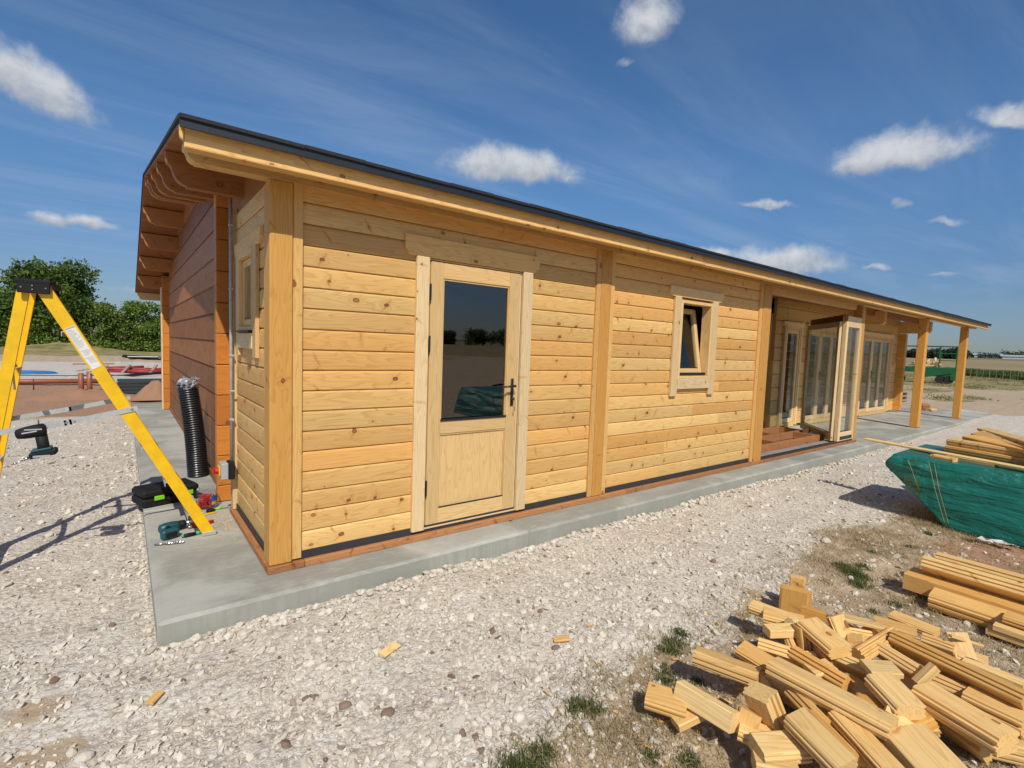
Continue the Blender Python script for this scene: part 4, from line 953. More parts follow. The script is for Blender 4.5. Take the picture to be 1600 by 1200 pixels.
mb = MB(); mb.prism([(-.025, 0), (.025, 0), (.025, .0006), (-.025, .0006)], o+L*(LL*.136)-Y_*.0011, L, Wd, -Y_, .008, .5)
r3 = random.Random(3)
for i in range(30):
    q = LL*.145+i*.0078; 
    if i in (16, 17, 23): continue
    a = -.024+(r3.random()*.01 if i > 18 else 0); b = a+.047*r3.uniform(.5, 1); mb.prism([(a, 0), (min(b, .024), 0), (min(b, .024), .0006), (a, .0006)], o+L*q-Y_*.0011, L, Wd, -Y_, .0022, .5)
mb.build('sticker_print', GREYP, st)
for (x, y, z, a) in ((R1[0], .91, R1[1], 0), (R1[0]-.02, 1.418, R1[1], 0), (Q1[0], .93, Q1[1]-.005, 1), (Q1[0]-.02, 1.40, Q1[1]-.02, 1)):
    mb = MB(); mb.box(x-.042, x+.05, y-.003, y+.038, z-.022, z+.012, 'x', .006); mb.box(x-.03, x+.062, y-.008, y+.043, z-.028, z-.0225, 'x', .002); mb.build('foot', GREYP if not a else RUBBER, lad)

def local(mb, loc, rz=0, rx=0, ry=0):
    M_ = Matrix.Translation(loc) @ Euler((rx, ry, rz)).to_matrix().to_4x4(); mb.v = [tuple(M_ @ Vector(v)) for v in mb.v]; return mb

# cordless driver hanging on the near spreader bar
drv = thing('impact_driver', (-1.130, .872, .675), 'black cordless driver hooked on the near spreader bar of the stepladder', 'cordless driver')
def D(fn, name, mat, smooth=True, parent=None):
    mb = MB(); fn(mb); mb.v = [(v[0]*1.14, v[1]*1.1, v[2]*1.18) for v in mb.v]; local(mb, (-1.130, .872, .675)); return mb.build(name, mat, parent or drv, smooth)
body = D(lambda m: m.tube([(-.088, 0, .142), (-.083, 0, .143), (-.055, 0, .148), (-.02, 0, .155), (.025, 0, .162), (.034, 0, .163)], [.014, .024, .030, .033, .034, .022], 16), 'motor_body', BLKP)
D(lambda m: (m.tube([(-.06, -.031, .15), (.0, -.036, .160)], .004, 6), m.box(-.05, .02, -.037, -.034, .165, .172, 'x', .001)), 'grey_stripe', GREYP, False, body)
D(lambda m: m.prism([(-.022, -.017), (.022, -.017), (.026, 0), (.022, .017), (-.022, .017), (-.026, 0)], (.012, 0, .138), (.13, 0, -1), X_, Y_, .115, .5), 'grip', BLKP, True)
D(lambda m: m.plank((-.038, -.034, .012), (1, 0, .16), Z_, Y_, .118, .034, .068, .009), 'battery', BLKP, False)
D(lambda m: m.plank((-.028, -.036, .046), (1, 0, .16), Z_, Y_, .085, .013, .072, .004), 'battery_shoe', TEAL, False)
D(lambda m: m.box(-.02, .05, -.0365, -.0345, .022, .032, 'x', .001), 'battery_label', GREYP, False)
D(lambda m: (m.tube([(-.04, -.01, .020), (-.056, -.01, .012)], .008, 8), m.tube([(-.056, -.01, .012), (-.105, -.01, -.010)], [.004, .003], 6), m.tube([(-.085, -.01, -.001), (-.098, -.01, -.007)], .007, 6)), 'clipped_bit', STEEL)
D(lambda m: m.tube([(.0, .034, .15), (.0, .04, .2), (.0, .02, .212)], .004, 6), 'belt_hook', STEEL)

# corrugated duct standing against the stained wall
duct = thing('corrugated_duct', (-.10, 2.82, 0), 'black corrugated duct stood on end against the stained log wall', 'duct')
mb = MB(); pts, rs = [], []; B0, B1 = Vector((-.095, 2.84, .0)), Vector((-.185, 2.86, .985)); n = 41
for i in range(n):
    for q, r in ((0., .086), (.28, .098), (.72, .098), (.999, .086)):
        k = (i+q)/n; p = B0.lerp(B1, k); p.x += .014*math.sin(k*math.pi); pts.append(p); rs.append(r*(1-.04*k))
mb.tube(pts, rs, 26, cap=False); mb.build('ribbed_pipe', DUCTM, duct, True)
R = np.random.RandomState(5); vs, fs = [], []
for i in range(7):
    for j in range(22):
        a = j/22*6.283; rr = [.092, .094, .090, .075, .05, .03, .0][i]*(1+R.randn()*.07); zz = [-.05, -.015, .02, .035, .042, .04, .035][i]+R.randn()*.010; vs.append((B1.x+.01+rr*math.cos(a), B1.y+rr*math.sin(a), B1.z+zz))
for i in range(6):
    for j in range(22): q = (j+1) % 22; fs.append((i*22+j, i*22+q, (i+1)*22+q, (i+1)*22+j))
mb = MB(); mb.add(vs, fs); 
for k in range(14):
    a = R.rand()*6.283; x, y, z = B1.x+.07*math.cos(a), B1.y+.07*math.sin(a), B1.z+.03; mb.add([(x, y, z), (x+R.randn()*.03, y+R.randn()*.03, z+.035), (x+R.randn()*.03, y+.02, z+.01)], [(0, 1, 2)])
mb.build('plastic_wrap', FOIL, duct)

# tool case
cs = thing('tool_case', (-.42, 1.98, 0), 'black plastic tool case with a lime green latch on the slab behind the ladder rail', 'tool case')
def C(fn, name, mat, sm=False, parent=None):
    mb = MB(); fn(mb); local(mb, (-.595, 1.84, 0), math.radians(16)); return mb.build(name, mat, parent or cs, sm)
C(lambda m: m.plank((0, 0, 0), X_, Y_, Z_, .44, .28, .075, .016), 'case_base', BLKP)
C(lambda m: m.plank((.0, .0, .077), X_, Y_, Z_, .44, .28, .070, .028), 'case_lid', BLKP)
C(lambda m: [m.box(x, x+.02, .05, .24, .1465, .152, 'y', .003) for x in (.06, .34)], 'lid_rib', BLKP)
C(lambda m: (m.plank((.085, -.012, .058), X_, Z_, Y_, .075, .038, .012, .004),), 'latch', LIME); C(lambda m: (m.plank((.335, -.012, .058), X_, Z_, Y_, .05, .038, .012, .004),), 'latch', LIME)
C(lambda m: m.tube([(.18, -.004, .05), (.18, -.03, .06), (.30, -.03, .06), (.30, -.004, .05)], .008, 8), 'carry_handle', BLKP, True)

# jar of red fixings
jar = thing('plastic_jar', (-.152, 1.64, 0), 'clear plastic jar part filled with red plugs beside the log ends', 'jar')
def lathe(prof, c, n=24):
    mb = MB(); vs = []; fs = []
    for r, z in prof:
        for k in range(n): a = 6.283185*k/n; vs.append((c[0]+r*math.cos(a), c[1]+r*math.sin(a), c[2]+z))
    for i in range(len(prof)-1):
        for k in range(n): j = (k+1) % n; fs.append((i*n+k, i*n+j, (i+1)*n+j, (i+1)*n+k))
    return mb.add(vs, fs)
lathe([(.0, .002), (.070, .002), (.078, .012), (.078, .125), (.070, .148), (.058, .158), (.058, .182), (.062, .184)], (-.152, 1.64, 0)).build('jar_body', JARM, jar, True)
R = np.random.RandomState(3); mb = MB()
for i in range(420):
    a = R.rand()*6.283; r = .060*math.sqrt(R.rand()); z = R.uniform(.016, .108); d = Vector(R.randn(3)).normalized()*.009; p = Vector((-.152+r*math.cos(a), 1.64+r*math.sin(a), z)); mb.tube([p-d, p+d], [.0045, .003], 5)
mb.build('red_plugs', REDP, jar)
mb = MB(); vs = []; fs = []
for i in range(9):
    a = math.radians(-70+i*9); 
    for z in (.035, .115): vs.append((-.152+.0795*math.cos(a), 1.64+.0795*math.sin(a), z))
for i in range(8): fs.append((2*i, 2*i+2, 2*i+3, 2*i+1))
mb.add(vs, fs).build('label', plain('blue_label', (.03, .12, .45), .4), jar)
mb = MB(); vs = []; fs = []
for i in range(5):
    a = math.radians(-68+i*9)
    for z in (.04, .065): vs.append((-.152+.0802*math.cos(a), 1.64+.0802*math.sin(a), z))
for i in range(4): fs.append((2*i, 2*i+2, 2*i+3, 2*i+1))
mb.add(vs, fs).build('label_patch', YEL, jar)

# drill lying on the slab
dr = thing('cordless_drill', (-.40, 1.06, 0), 'teal and black cordless drill lying on its side by the ladder foot', 'drill')
def G(fn, name, mat, sm=True, parent=None):
    mb = MB(); fn(mb); local(mb, (-.47, 1.03, 0), math.radians(18)); return mb.build(name, mat, parent or dr, sm)
G(lambda m: m.tube([(-.02, .09, .04), (-.012, .09, .04), (.02, .09, .042), (.08, .09, .042), (.115, .09, .042)], [.02, .032, .038, .037, .030], 16), 'motor_body', TEAL)
G(lambda m: m.tube([(.1155, .09, .042), (.15, .09, .042), (.155, .09, .042)], [.031, .029, .024], 16), 'torque_collar', BLKP)
G(lambda m: m.tube([(.156, .09, .042), (.20, .09, .042), (.215, .09, .042)], [.024, .022, .012], 16), 'chuck', STEEL)
G(lambda m: m.tube([(.03, .07, .04), (.01, .02, .036), (-.005, -.02, .034)], [.026, .019, .022], 12), 'grip', BLKP)
G(lambda m: m.plank((-.055, -.075, .004), (1, .1, 0), (-.1, 1, 0), Z_, .115, .055, .070, .012), 'battery', TEAL, False)
G(lambda m: m.plank((-.035, -.080, .020), (1, .1, 0), (-.1, 1, 0), Z_, .07, .008, .035, .003), 'battery_end', BLKP, False)
# red handled bar beside it
rb = thing('wrecking_bar', (-.25, 1.17, 0), 'red and steel hand tool lying behind the drill chuck', 'hand tool')
mb = MB(); mb.tube([(-.30, 1.145, .016), (-.21, 1.175, .016), (-.16, 1.19, .016)], [.016, .014, .012], 10); mb.build('red_sleeve', REDP, rb, True); mb = MB(); mb.tube([(-.335, 1.133, .016), (-.3005, 1.1445, .016)], .011, 10); mb.build('steel_end', STEEL, rb, True)
# screwdriver
sd = thing('screwdriver', (-.33, .96, 0), 'stubby black and green screwdriver lying left of the ladder foot', 'screwdriver')
mb = MB(); mb.tube([(-.375, .955, .015), (-.37, .956, .015), (-.345, .960, .015), (-.30, .968, .015)], [.008, .014, .015, .012], 12); mb.build('grip', BLKP, sd, True)
mb = MB(); mb.tube([(-.299, .968, .015), (-.265, .974, .015), (-.255, .976, .012)], [.012, .009, .003], 10); GRN = plain('green_plastic', (.01, .35, .22), .4); mb.build('green_end', GRN, sd, True)
mb = MB(); mb.tube([(-.390, .952, .015), (-.3755, .955, .015)], [.006, .010], 8); mb.build('green_cap', GRN, sd, True)
# auger bit
ab = thing('auger_bit', (-.47, .87, 0), 'silver spiral auger bit lying nearest the corner of the slab', 'auger bit')
A0, A1 = Vector((-.555, .885, .012)), Vector((-.385, .842, .012)); L = (A1-A0).normalized(); s = L.cross(Z_).normalized(); mb = MB(); mb.tube([A0, A0.lerp(A1, .42)], .0055, 8); mb.build('shank', STEEL, ab, True)
mb = MB(); vs, fs = [], []
for i in range(41):
    k = i/40; p = A0.lerp(A1, .40+.6*k); a = k*6.283*3.2; d = s*math.cos(a)+Z_*math.sin(a); e = L*.003
    vs += [p+d*.011-e, p+d*.011+e, p-d*.011+e, p-d*.011-e]
for i in range(40):
    for q in range(4): r_ = (q+1) % 4; fs.append((i*4+q, i*4+r_, (i+1)*4+r_, (i+1)*4+q))
mb.add(vs, fs).build('spiral', STEEL, ab)
# pliers with orange grips
pl = thing('pliers', (-.31, 1.33, 0), 'orange handled pliers on the slab behind the drill', 'pliers')
for sg in (-1, 1):
    mb = MB(); mb.tube([(-.30+sg*.01, 1.30, .012), (-.335+sg*.028, 1.27, .014), (-.36+sg*.03, 1.22, .012)], [.007, .010, .008], 8); mb.build('handle', ORNG, pl, True)
mb = MB(); mb.tube([(-.30, 1.30, .012), (-.275, 1.335, .012), (-.26, 1.36, .010)], [.010, .011, .004], 8); mb.build('jaw', STEEL, pl, True)
tp = thing('tape_roll', (-.13, 1.45, 0), 'yellow and black tape measure on the slab in front of the jar', 'tape measure')
mb = MB(); mb.plank((-.165, 1.43, 0), (1, .3, 0), (-.3, 1, 0), Z_, .06, .05, .035, .008); mb.build('case', BLKP, tp); mb = MB(); mb.plank((-.20, 1.405, .003), (1, .35, 0), (-.35, 1, 0), Z_, .1, .018, .012, .002); mb.build('blade', YEL, tp)
sl = thing('chisel', (-.06, 1.50, 0), 'thin grey chisel with a pale green grip lying along the foot of the wall', 'chisel')
mb = MB(); mb.tube([(-.10, 1.53, .01), (-.05, 1.535, .01)], .009, 8); mb.build('grip', LIME, sl, True); mb = MB(); mb.box(-.0495, .0, 1.528, 1.542, .004, .008, 'x', 0); mb.build('blade', STEEL, sl)
R = np.random.RandomState(2); mb = MB()
for i in range(260):
    x, y = -.085+R.randn()*.06, 1.2+R.randn()*.16; 
    if x > -.02: x = -.02-R.rand()*.05
    a = R.rand()*6.283; s = R.uniform(.004, .012); dx, dy = math.cos(a)*s, math.sin(a)*s; mb.add([(x-dx, y-dy, .001), (x+dy*.4, y-dx*.4, .004), (x+dx, y+dy, .0015), (x-dy*.4, y+dx*.4, .003)], [(0, 1, 2, 3)], None, R.rand())
o = mb.build('wood_shavings', MW['pale']); setprops(o, 'pale wood shavings scattered along the foot of the clad corner', 'shavings', kind='stuff')

# ---------------------------------------------------------------- timber offcuts
def log_prof(w, t):
    return [(-w*.44, -t*.5), (w*.44, -t*.5), (w*.47, -t*.42), (w*.47, -t*.26), (w*.55, -t*.22), (w*.55, -t*.08), (w*.47, -t*.04), (w*.47, t*.06), (w*.55, t*.10), (w*.55, t*.24), (w*.47, t*.28), (w*.47, t*.40), (w*.40, t*.5), (-w*.40, t*.5), (-w*.47, t*.40), (-w*.47, t*.28), (-w*.38, t*.24), (-w*.38, t*.10), (-w*.47, t*.06), (-w*.47, -t*.04), (-w*.38, -t*.08), (-w*.38, -t*.22), (-w*.47, -t*.26), (-w*.47, -t*.42)]
def plank_prof(w, t): c = min(.004, t*.2); return [(-w/2+c, -t/2), (w/2-c, -t/2), (w/2, -t/2+c), (w/2, t/2-c), (w/2-c, t/2), (-w/2+c, t/2), (-w/2, t/2-c), (-w/2, -t/2+c)]
def offcut(a, b, w, t, roll, prof, shade, label, ext=.05, name='timber_offcut', group='timber offcuts in the heap', cat='offcut', mat='offcut'):
    a, b = Vector(a), Vector(b); L = (b-a).normalized(); a = a-L*ext/2; ln = (b-a).length+ext/2
    W = L.cross(Z_).normalized() if abs(L.z) < .95 else X_.copy(); T = W.cross(L).normalized()
    rm = Matrix.Rotation(math.radians(roll), 3, L); W = rm @ W; T = rm @ T
    mb = MB(); mb.prism((log_prof if prof == 'log' else plank_prof)(w, t), a, L, W, T, ln, shade); o = mb.build(name, MW[mat]); return setprops(o, label, cat, group)
PILE = [
((1.461, -2.087, 0.035), (1.528, -2.299, 0.035), 0.145, 0.075, -14, 'log', 0.45, 'thick log offcut lying flat at the left edge of the pile'),
((1.699, -2.179, 0.03), (1.697, -2.294, 0.02), 0.12, 0.05, 12, 'log', 0.75, 'short orange offcut tucked between the flat left log and the ribbed offcuts'),
((2.163, -1.997, 0.03), (2.181, -2.125, 0.03), 0.1, 0.06, 10, 'log', 0.35, 'notched pale offcut at the far left corner of the pile'),
((2.14, -2.079, 0.03), (2.201, -2.211, 0.03), 0.15, 0.055, 4, 'log', 0.5, 'flat offcut in front of the upright orange block'),
((1.897, -2.207, 0.08), (2.011, -2.285, 0.085), 0.09, 0.05, 0, 'plank', 0.25, 'pale offcut bridging a dark gap behind the ribbed offcuts'),
((1.98, -2.255, 0.05), (1.945, -2.294, 0.02), 0.07, 0.05, 40, 'log', 0.3, 'small pale block propping the bridging offcut'),
((1.815, -2.214, 0.02), (1.866, -2.351, 0.02), 0.13, 0.07, 75, 'log', 0.4, 'short ribbed offcut lying on its edge at the left of the pile'),
((1.855, -2.369, 0.03), (1.817, -2.561, 0.03), 0.145, 0.075, 70, 'log', 0.8, 'orange ribbed offcut on edge behind the long middle log'),
((2.014, -2.348, 0.13), (1.934, -2.489, 0.12), 0.145, 0.07, 8, 'log', 0.4, 'square flat topped offcut balanced on the pile behind the long middle log'),
((2.025, -2.39, 0.05), (1.971, -2.468, 0.04), 0.12, 0.08, 20, 'log', 0.35, 'block holding up the square flat topped offcut'),
((2.453, -2.157, -0.03), (2.467, -2.218, -0.03), 0.12, 0.06, 80, 'plank', 1.0, 'small reddish block behind the square flat topped offcut'),
((1.975, -2.314, 0.1), (1.964, -2.339, 0.0), 0.11, 0.05, 60, 'log', 0.6, 'narrow offcut leaning against the left side of the square topped block'),
((2.211, -2.39, 0.12), (2.197, -2.472, -0.02), 0.11, 0.05, 15, 'log', 0.5, 'grooved offcut leaning up near the back of the pile'),
((2.221, -2.431, 0.05), (2.164, -2.468, -0.03), 0.13, 0.05, 0, 'plank', 0.45, 'flat faced offcut standing below the grooved leaning one'),
((2.287, -2.403, 0.12), (2.386, -2.508, 0.1), 0.12, 0.022, -6, 'plank', 0.15, 'pale thin curved board on top of the back of the pile'),
((2.281, -2.432, 0.06), (2.274, -2.493, 0.06), 0.1, 0.05, 0, 'plank', 0.2, 'small pale block under the thin curved board'),
((2.087, -2.531, 0.05), (2.344, -2.576, 0.08), 0.12, 0.08, 50, 'log', 0.6, 'chunky notched offcut tilted up in the middle of the pile'),
((2.2, -2.585, 0.07), (2.135, -2.736, 0.07), 0.085, 0.07, 40, 'log', 0.4, 'ribbed offcut beside the long ribbed log at its left end'),
((2.295, -2.639, 0.1), (2.208, -3.064, 0.1), 0.13, 0.075, 62, 'log', 0.7, 'longest ribbed log lying across the right side of the pile'),
((2.59, -2.476, 0.02), (2.624, -2.601, 0.02), 0.12, 0.06, 6, 'log', 0.7, 'orange offcut lying beyond the left end of the longest ribbed log'),
((2.818, -2.492, 0.0), (2.802, -2.652, 0.0), 0.11, 0.045, 4, 'log', 0.5, 'rearmost flat offcut on the grass behind the pile'),
((2.611, -2.684, 0.02), (2.616, -2.758, 0.02), 0.09, 0.06, 30, 'log', 0.45, 'small offcut behind the middle of the longest ribbed log'),
((2.668, -2.788, 0.07), (2.618, -2.834, 0.0), 0.11, 0.02, 20, 'plank', 0.2, 'pale thin board standing behind the longest ribbed log'),
((2.657, -2.824, 0.0), (2.666, -2.879, 0.0), 0.13, 0.03, 0, 'plank', 0.2, 'pale square board flat on the ground beside the thin standing board'),
((2.619, -2.781, 0.09), (2.732, -2.852, 0.05), 0.025, 0.015, 0, 'plank', 0.3, 'thin splinter of wood resting on the thin standing board'),
((2.595, -2.855, 0.0), (2.587, -3.018, 0.0), 0.08, 0.03, 0, 'plank', 0.25, 'thin pale batten beyond the right end of the longest ribbed log'),
((1.568, -2.391, 0.1), (1.577, -2.785, 0.09), 0.15, 0.08, -10, 'log', 0.35, 'long wide log lying across the middle of the pile'),
((1.971, -2.486, 0.05), (1.974, -2.622, 0.05), 0.12, 0.06, 30, 'log', 0.15, 'bright pale ribbed offcut behind the long middle log'),
((1.895, -2.641, 0.12), (1.955, -2.693, 0.12), 0.11, 0.03, 5, 'plank', 0.15, 'pale flat chip on top of the middle of the pile'),
((1.809, -2.712, 0.12), (1.73, -2.81, 0.11), 0.145, 0.075, 10, 'log', 0.25, 'pale block with a knotted flat top right of the long middle log'),
((1.849, -2.773, 0.02), (1.855, -2.831, -0.0), 0.14, 0.08, 30, 'log', 0.35, 'offcut under the knotted pale block'),
((1.93, -2.779, 0.0), (1.876, -2.841, -0.03), 0.12, 0.08, 10, 'log', 0.45, 'darker offcut wedged right of the knotted pale block'),
((1.651, -2.782, 0.07), (1.665, -2.831, 0.05), 0.12, 0.03, 35, 'plank', 0.25, 'thin square board end beside the wide board at the bottom'),
((1.545, -2.489, 0.03), (1.482, -2.61, 0.02), 0.12, 0.07, 55, 'log', 0.6, 'ribbed offcut lying on its edge below the long middle log'),
((1.451, -2.604, 0.03), (1.387, -2.73, 0.02), 0.12, 0.07, 55, 'log', 0.75, 'orange ribbed offcut beside the flat log at the bottom'),
((1.327, -2.587, 0.08), (1.269, -2.744, 0.06), 0.125, 0.08, 15, 'log', 0.3, 'pale log with a notched end pointing at the viewer'),
((1.518, -2.674, 0.06), (1.408, -2.841, 0.05), 0.13, 0.05, -8, 'log', 0.5, 'flat offcut slanting down between the middle log and the wide board'),
((1.985, -2.825, 0.06), (1.91, -3.056, 0.06), 0.17, 0.095, -4, 'log', 0.4, 'thick log with a tongued end at the lower right of the pile'),
((2.035, -2.889, -0.06), (1.99, -2.995, -0.06), 0.12, 0.06, 75, 'log', 0.6, 'shaded offcut under the thick log with the tongued end'),
((2.034, -2.994, -0.05), (2.091, -3.081, -0.05), 0.11, 0.09, 0, 'log', 0.3, 'pale tongued offcut under the near end of the thick log'),
((2.172, -2.94, 0.04), (2.158, -3.072, 0.04), 0.14, 0.08, 0, 'log', 0.5, 'short round edged log behind the thick log with the tongued end'),
((1.605, -2.849, 0.07), (1.552, -2.954, 0.04), 0.24, 0.06, 2, 'plank', 0.3, 'wide flat board at the bottom of the pile'),
((1.251, -2.42, -0.02), (1.29, -2.51, -0.03), 0.14, 0.06, 0, 'log', 0.25, 'pale flat offcut left of the upright leaning block'),
((1.183, -2.516, 0.0), (1.303, -2.585, 0.0), 0.13, 0.07, 10, 'log', 0.2, 'pale offcut at the foot of the upright leaning block'),
((1.159, -2.527, -0.04), (1.215, -2.6, -0.04), 0.12, 0.07, 0, 'log', 0.3, 'cut off block at the very bottom left of the pile'),
((1.103, -2.081, -0.02), (1.155, -2.182, -0.02), 0.14, 0.07, 10, 'log', 0.6, 'orange offcut of the small pair apart from the pile'),
((1.186, -2.177, 0.02), (1.195, -2.369, 0.02), 0.09, 0.09, -20, 'plank', 0.1, 'greyish topped block of the small pair apart from the pile'),
((1.108, -2.216, -0.05), (1.177, -2.243, -0.03), 0.08, 0.04, 0, 'plank', 0.35, 'little wedge in front of the small pair apart from the pile'),
((1.679, -2.258, -0.04), (1.597, -2.342, -0.08), 0.09, 0.03, 50, 'plank', 0.2, 'thin pale slip leaning in the gap left of the long middle log'),
((2.215, -2.766, 0.02), (2.212, -2.934, 0.02), 0.11, 0.07, 30, 'log', 0.45, 'log lying under the longest ribbed log'),
((2.065, -2.779, 0.08), (2.097, -2.801, 0.12), 0.045, 0.045, 0, 'plank', 0.15, 'little pale stub sticking up beside the longest ribbed log'),
((2.119, -2.675, 0.0), (2.087, -2.775, 0.0), 0.12, 0.07, 20, 'log', 0.6, 'dark offcut deep in the middle of the pile'),
((1.529, -2.745, -0.04), (1.547, -2.827, -0.04), 0.12, 0.08, 40, 'log', 0.6, 'ribbed offcut beside the wide flat board'),
((1.88, -2.573, 0.0), (1.849, -2.668, 0.0), 0.13, 0.08, 0, 'log', 0.7, 'shaded offcut between the long middle log and the knotted block'),
((1.724, -2.572, -0.04), (1.67, -2.674, -0.04), 0.13, 0.08, 0, 'log', 0.5, 'buried offcut below the long middle log'),
((1.703, -2.283, -0.06), (1.693, -2.422, -0.06), 0.13, 0.07, 0, 'log', 0.6, 'buried offcut under the left end of the long middle log'),
((2.292, -3.05, 0.0), (2.152, -3.107, -0.04), 0.12, 0.07, 50, 'log', 0.55, 'offcut cut by the right edge of the photo beside the thick log'),
((2.326, -2.832, -0.04), (2.303, -2.898, -0.04), 0.12, 0.07, 0, 'log', 0.6, 'buried offcut between the thick log and the longest ribbed log'),
]
for (a, b, w, t, roll, prof, shade, label) in PILE:
    if prof == 'log' and roll >= 30: roll = -50
    offcut(a, b, w*.80, t*.86, roll, prof, shade, label, ext=.055)
rg = random.Random(21)
for i in range(16):
    x, y = 1.85+rg.gauss(0, .33), -2.5+rg.gauss(0, .2)-.35*(i % 2)*.3; z = -.02+rg.random()*.10; d = Vector((rg.gauss(0, 1), rg.gauss(0, 1), rg.gauss(0, .35))).normalized()*rg.uniform(.03, .055)
    offcut(Vector((x, y, z))-d, Vector((x, y, z))+d, rg.uniform(.07, .11), rg.uniform(.045, .065), rg.choice((-50, 0, 10, -20, 60)), 'log', rg.random(), 'small loose block end lying in among the larger offcuts of the heap', 0)
offcut((2.60, -2.02, -.115), (2.60, -2.02, .035), .17, .065, -68, 'log', .85, 'orange block standing upright at the far corner of the heap', 0)
offcut((2.68, -2.00, -.115), (2.675, -2.00, .085), .09, .05, -68, 'log', .45, 'taller narrow piece standing upright behind the orange block', 0)
offcut((1.40, -2.49, -.10), (1.335, -2.425, .11), .125, .085, 35, 'log', .2, 'pale ribbed block leaning upright at the near left of the heap', .0)
LUM = [((3.70, -2.40, .07), (3.68, -4.6, .07), .135, .085, -42, 'log', .35, 'ribbed log on top of the beams at the right edge'),
       ((3.95, -2.42, .05), (3.93, -4.6, .05), .135, .085, -40, 'log', .3, 'far ribbed log lying beside the top log of the beams at the right edge'),
       ((3.67, -2.33, -.045), (3.58, -4.5, -.045), .20, .11, 0, 'plank', .75, 'wide amber beam under the ribbed logs at the right edge'),
       ((3.50, -2.50, -.07), (3.46, -4.5, -.07), .14, .10, 8, 'log', .65, 'nearest amber beam with a step along its edge at the right edge'),
       ((3.38, -2.80, -.095), (3.34, -4.2, -.095), .14, .035, 0, 'plank', .3, 'lowest pale board of the small stack at the right edge'),
       ((3.37, -2.83, -.055), (3.33, -4.2, -.055), .14, .035, 0, 'plank', .35, 'middle pale board of the small stack at the right edge'),
       ((3.42, -2.86, -.01), (3.37, -4.2, -.01), .13, .045, 0, 'log', .6, 'brown grooved board on top of the small stack at the right edge')]
for r in LUM: offcut(*r, ext=0, name='timber_beam', group='beams lying at the right edge', cat='beam', mat='offcut')
for (x, y, a, s, l) in [(.36, -1.0, .35, .055, 'small wood chip lying alone on the gravel below the door'), (1.17, -1.43, -.5, .045, 'small brown wood chip on the gravel left of the heap'), (-.62, .02-.75, .9, .035, 'little brown chip on the gravel left of the slab corner')]:
    z = float(ground_z(np.array([x]), np.array([y]))[0])+.014; offcut((x-s*math.cos(a), y-s*math.sin(a), z), (x+s*math.cos(a), y+s*math.sin(a), z+.004), (.035 if s < .05 else .05), .012, 5, 'plank', .6 if s < .05 else .1, l, 0, 'wood_chip', None, 'wood chip')
rg = random.Random(6); mb = MB()
for i in range(110):
    x, y = 1.7+rg.gauss(0, .6), -2.35+rg.gauss(0, .3); z = float(ground_z(np.array([x]), np.array([y]))[0])+.006; a = rg.random()*3.14; s = rg.uniform(.01, .03)
    mb.plank((x, y, z), (math.cos(a), math.sin(a), rg.gauss(0, .1)), (-math.sin(a), math.cos(a), 0), Z_, s*2, rg.uniform(.006, .016), .004, .001)
o = mb.build('wood_splinters', MW['offcut']); setprops(o, 'splinters and crumbs of wood scattered round the heap', 'splinters', kind='stuff')

# ---------------------------------------------------------------- sheeted timber pack
def tarp_mat():
    m, w, b, _ = newmat('green_sheet'); tc = w.n('ShaderNodeTexCoord').outputs['Object']
    mp = w.n('ShaderNodeMapping'); w.put(mp.inputs[0], tc); mp.inputs['Scale'].default_value = (1, 1.0, 5); mp.inputs['Rotation'].default_value = (.22, 0, 0)
    n = w.noise(mp.outputs[0], 2.2, 5, .55, .8); n2 = w.noise(tc, 6, 4, .6)
    w.put(b.inputs['Base Color'], w.mix(n2, (.003, .100, .073), (.006, .150, .110))); b.inputs['Roughness'].default_value = .38; b.inputs['Specular IOR Level'].default_value = .5
    bump(w, b, w.m('ADD', n, w.m('MULTIPLY', n2, .15)), .8, .07); return m
TARP = tarp_mat()
pk = thing('sheeted_timber_pack', (6.1, -3.2, -.12), 'long pack in shiny green sheeting with a raised boat shaped end, at the right edge', 'sheeted pack')
def pack_section(y):
    """(x0 bottom, x0 top, zbot, ztop, x1) of the wrapped pack at y"""
    k = max(0, min(1, (y+2.15)/.47)); kk = k*k*.4+k*.6
    return kk
vs, fs = [], []; NY, NS = 120, 112; R = np.random.RandomState(4)
for i in range(NY):
    t = i/(NY-1); y = -1.66-(t**1.5)*5.2; up = max(0., min(1., (y+2.14)/.46)); zb = -.115+.45*up**.92; zt = .505-.02*t+.012*up
    x0b = 5.56-.10*min(1, max(0, -y-2.0))*.5; x0t = 5.60+.12*min(1, max(0, -y-1.7)); x1 = 6.85-.1*up
    if i == 0: zt -= .02; zb += .012
    ring = []
    for j in range(NS):
        s = j/NS*4; c = .07
        if s < 1: px, pz = x0b+(x0t-x0b)*s, zb+(zt-zb)*s; bul = math.sin(s*math.pi)*.045; px -= bul
        elif s < 2: px, pz = x0t+(x1-x0t)*(s-1), zt+.0*math.sin((s-1)*math.pi)
        elif s < 3: px, pz = x1+math.sin((s-2)*math.pi)*.04, zt+(zb-zt)*(s-2)
        else: px, pz = x1+(x0b-x1)*(s-3), zb
        A_ = pz*1.0-y*.16; n1 = float(vnoise(A_*5+y*.5, y*1.1, 1., 81)); n2 = float(vnoise(A_*11-y*.8, y*2.4+pz, 1., 82)); n3 = float(vnoise(A_*4+y*4, pz*9, 1., 83)); wr = .040*(1-abs(2*n1-1))**2-.014*(1-abs(2*n2-1))**2.5+.010*n3-.012
        if s < 1: px += wr*(1-abs(2*s-1)**4)
        ring.append((px, y+.04*math.sin(s*math.pi/1.) *(i == 0), pz))
    vs += ring
for i in range(NY-1):
    for j in range(NS): q = (j+1) % NS; fs.append((i*NS+j, (i+1)*NS+j, (i+1)*NS+q, i*NS+q))
fs += [tuple(range(NS)), tuple(range((NY-1)*NS, NY*NS))[::-1]]
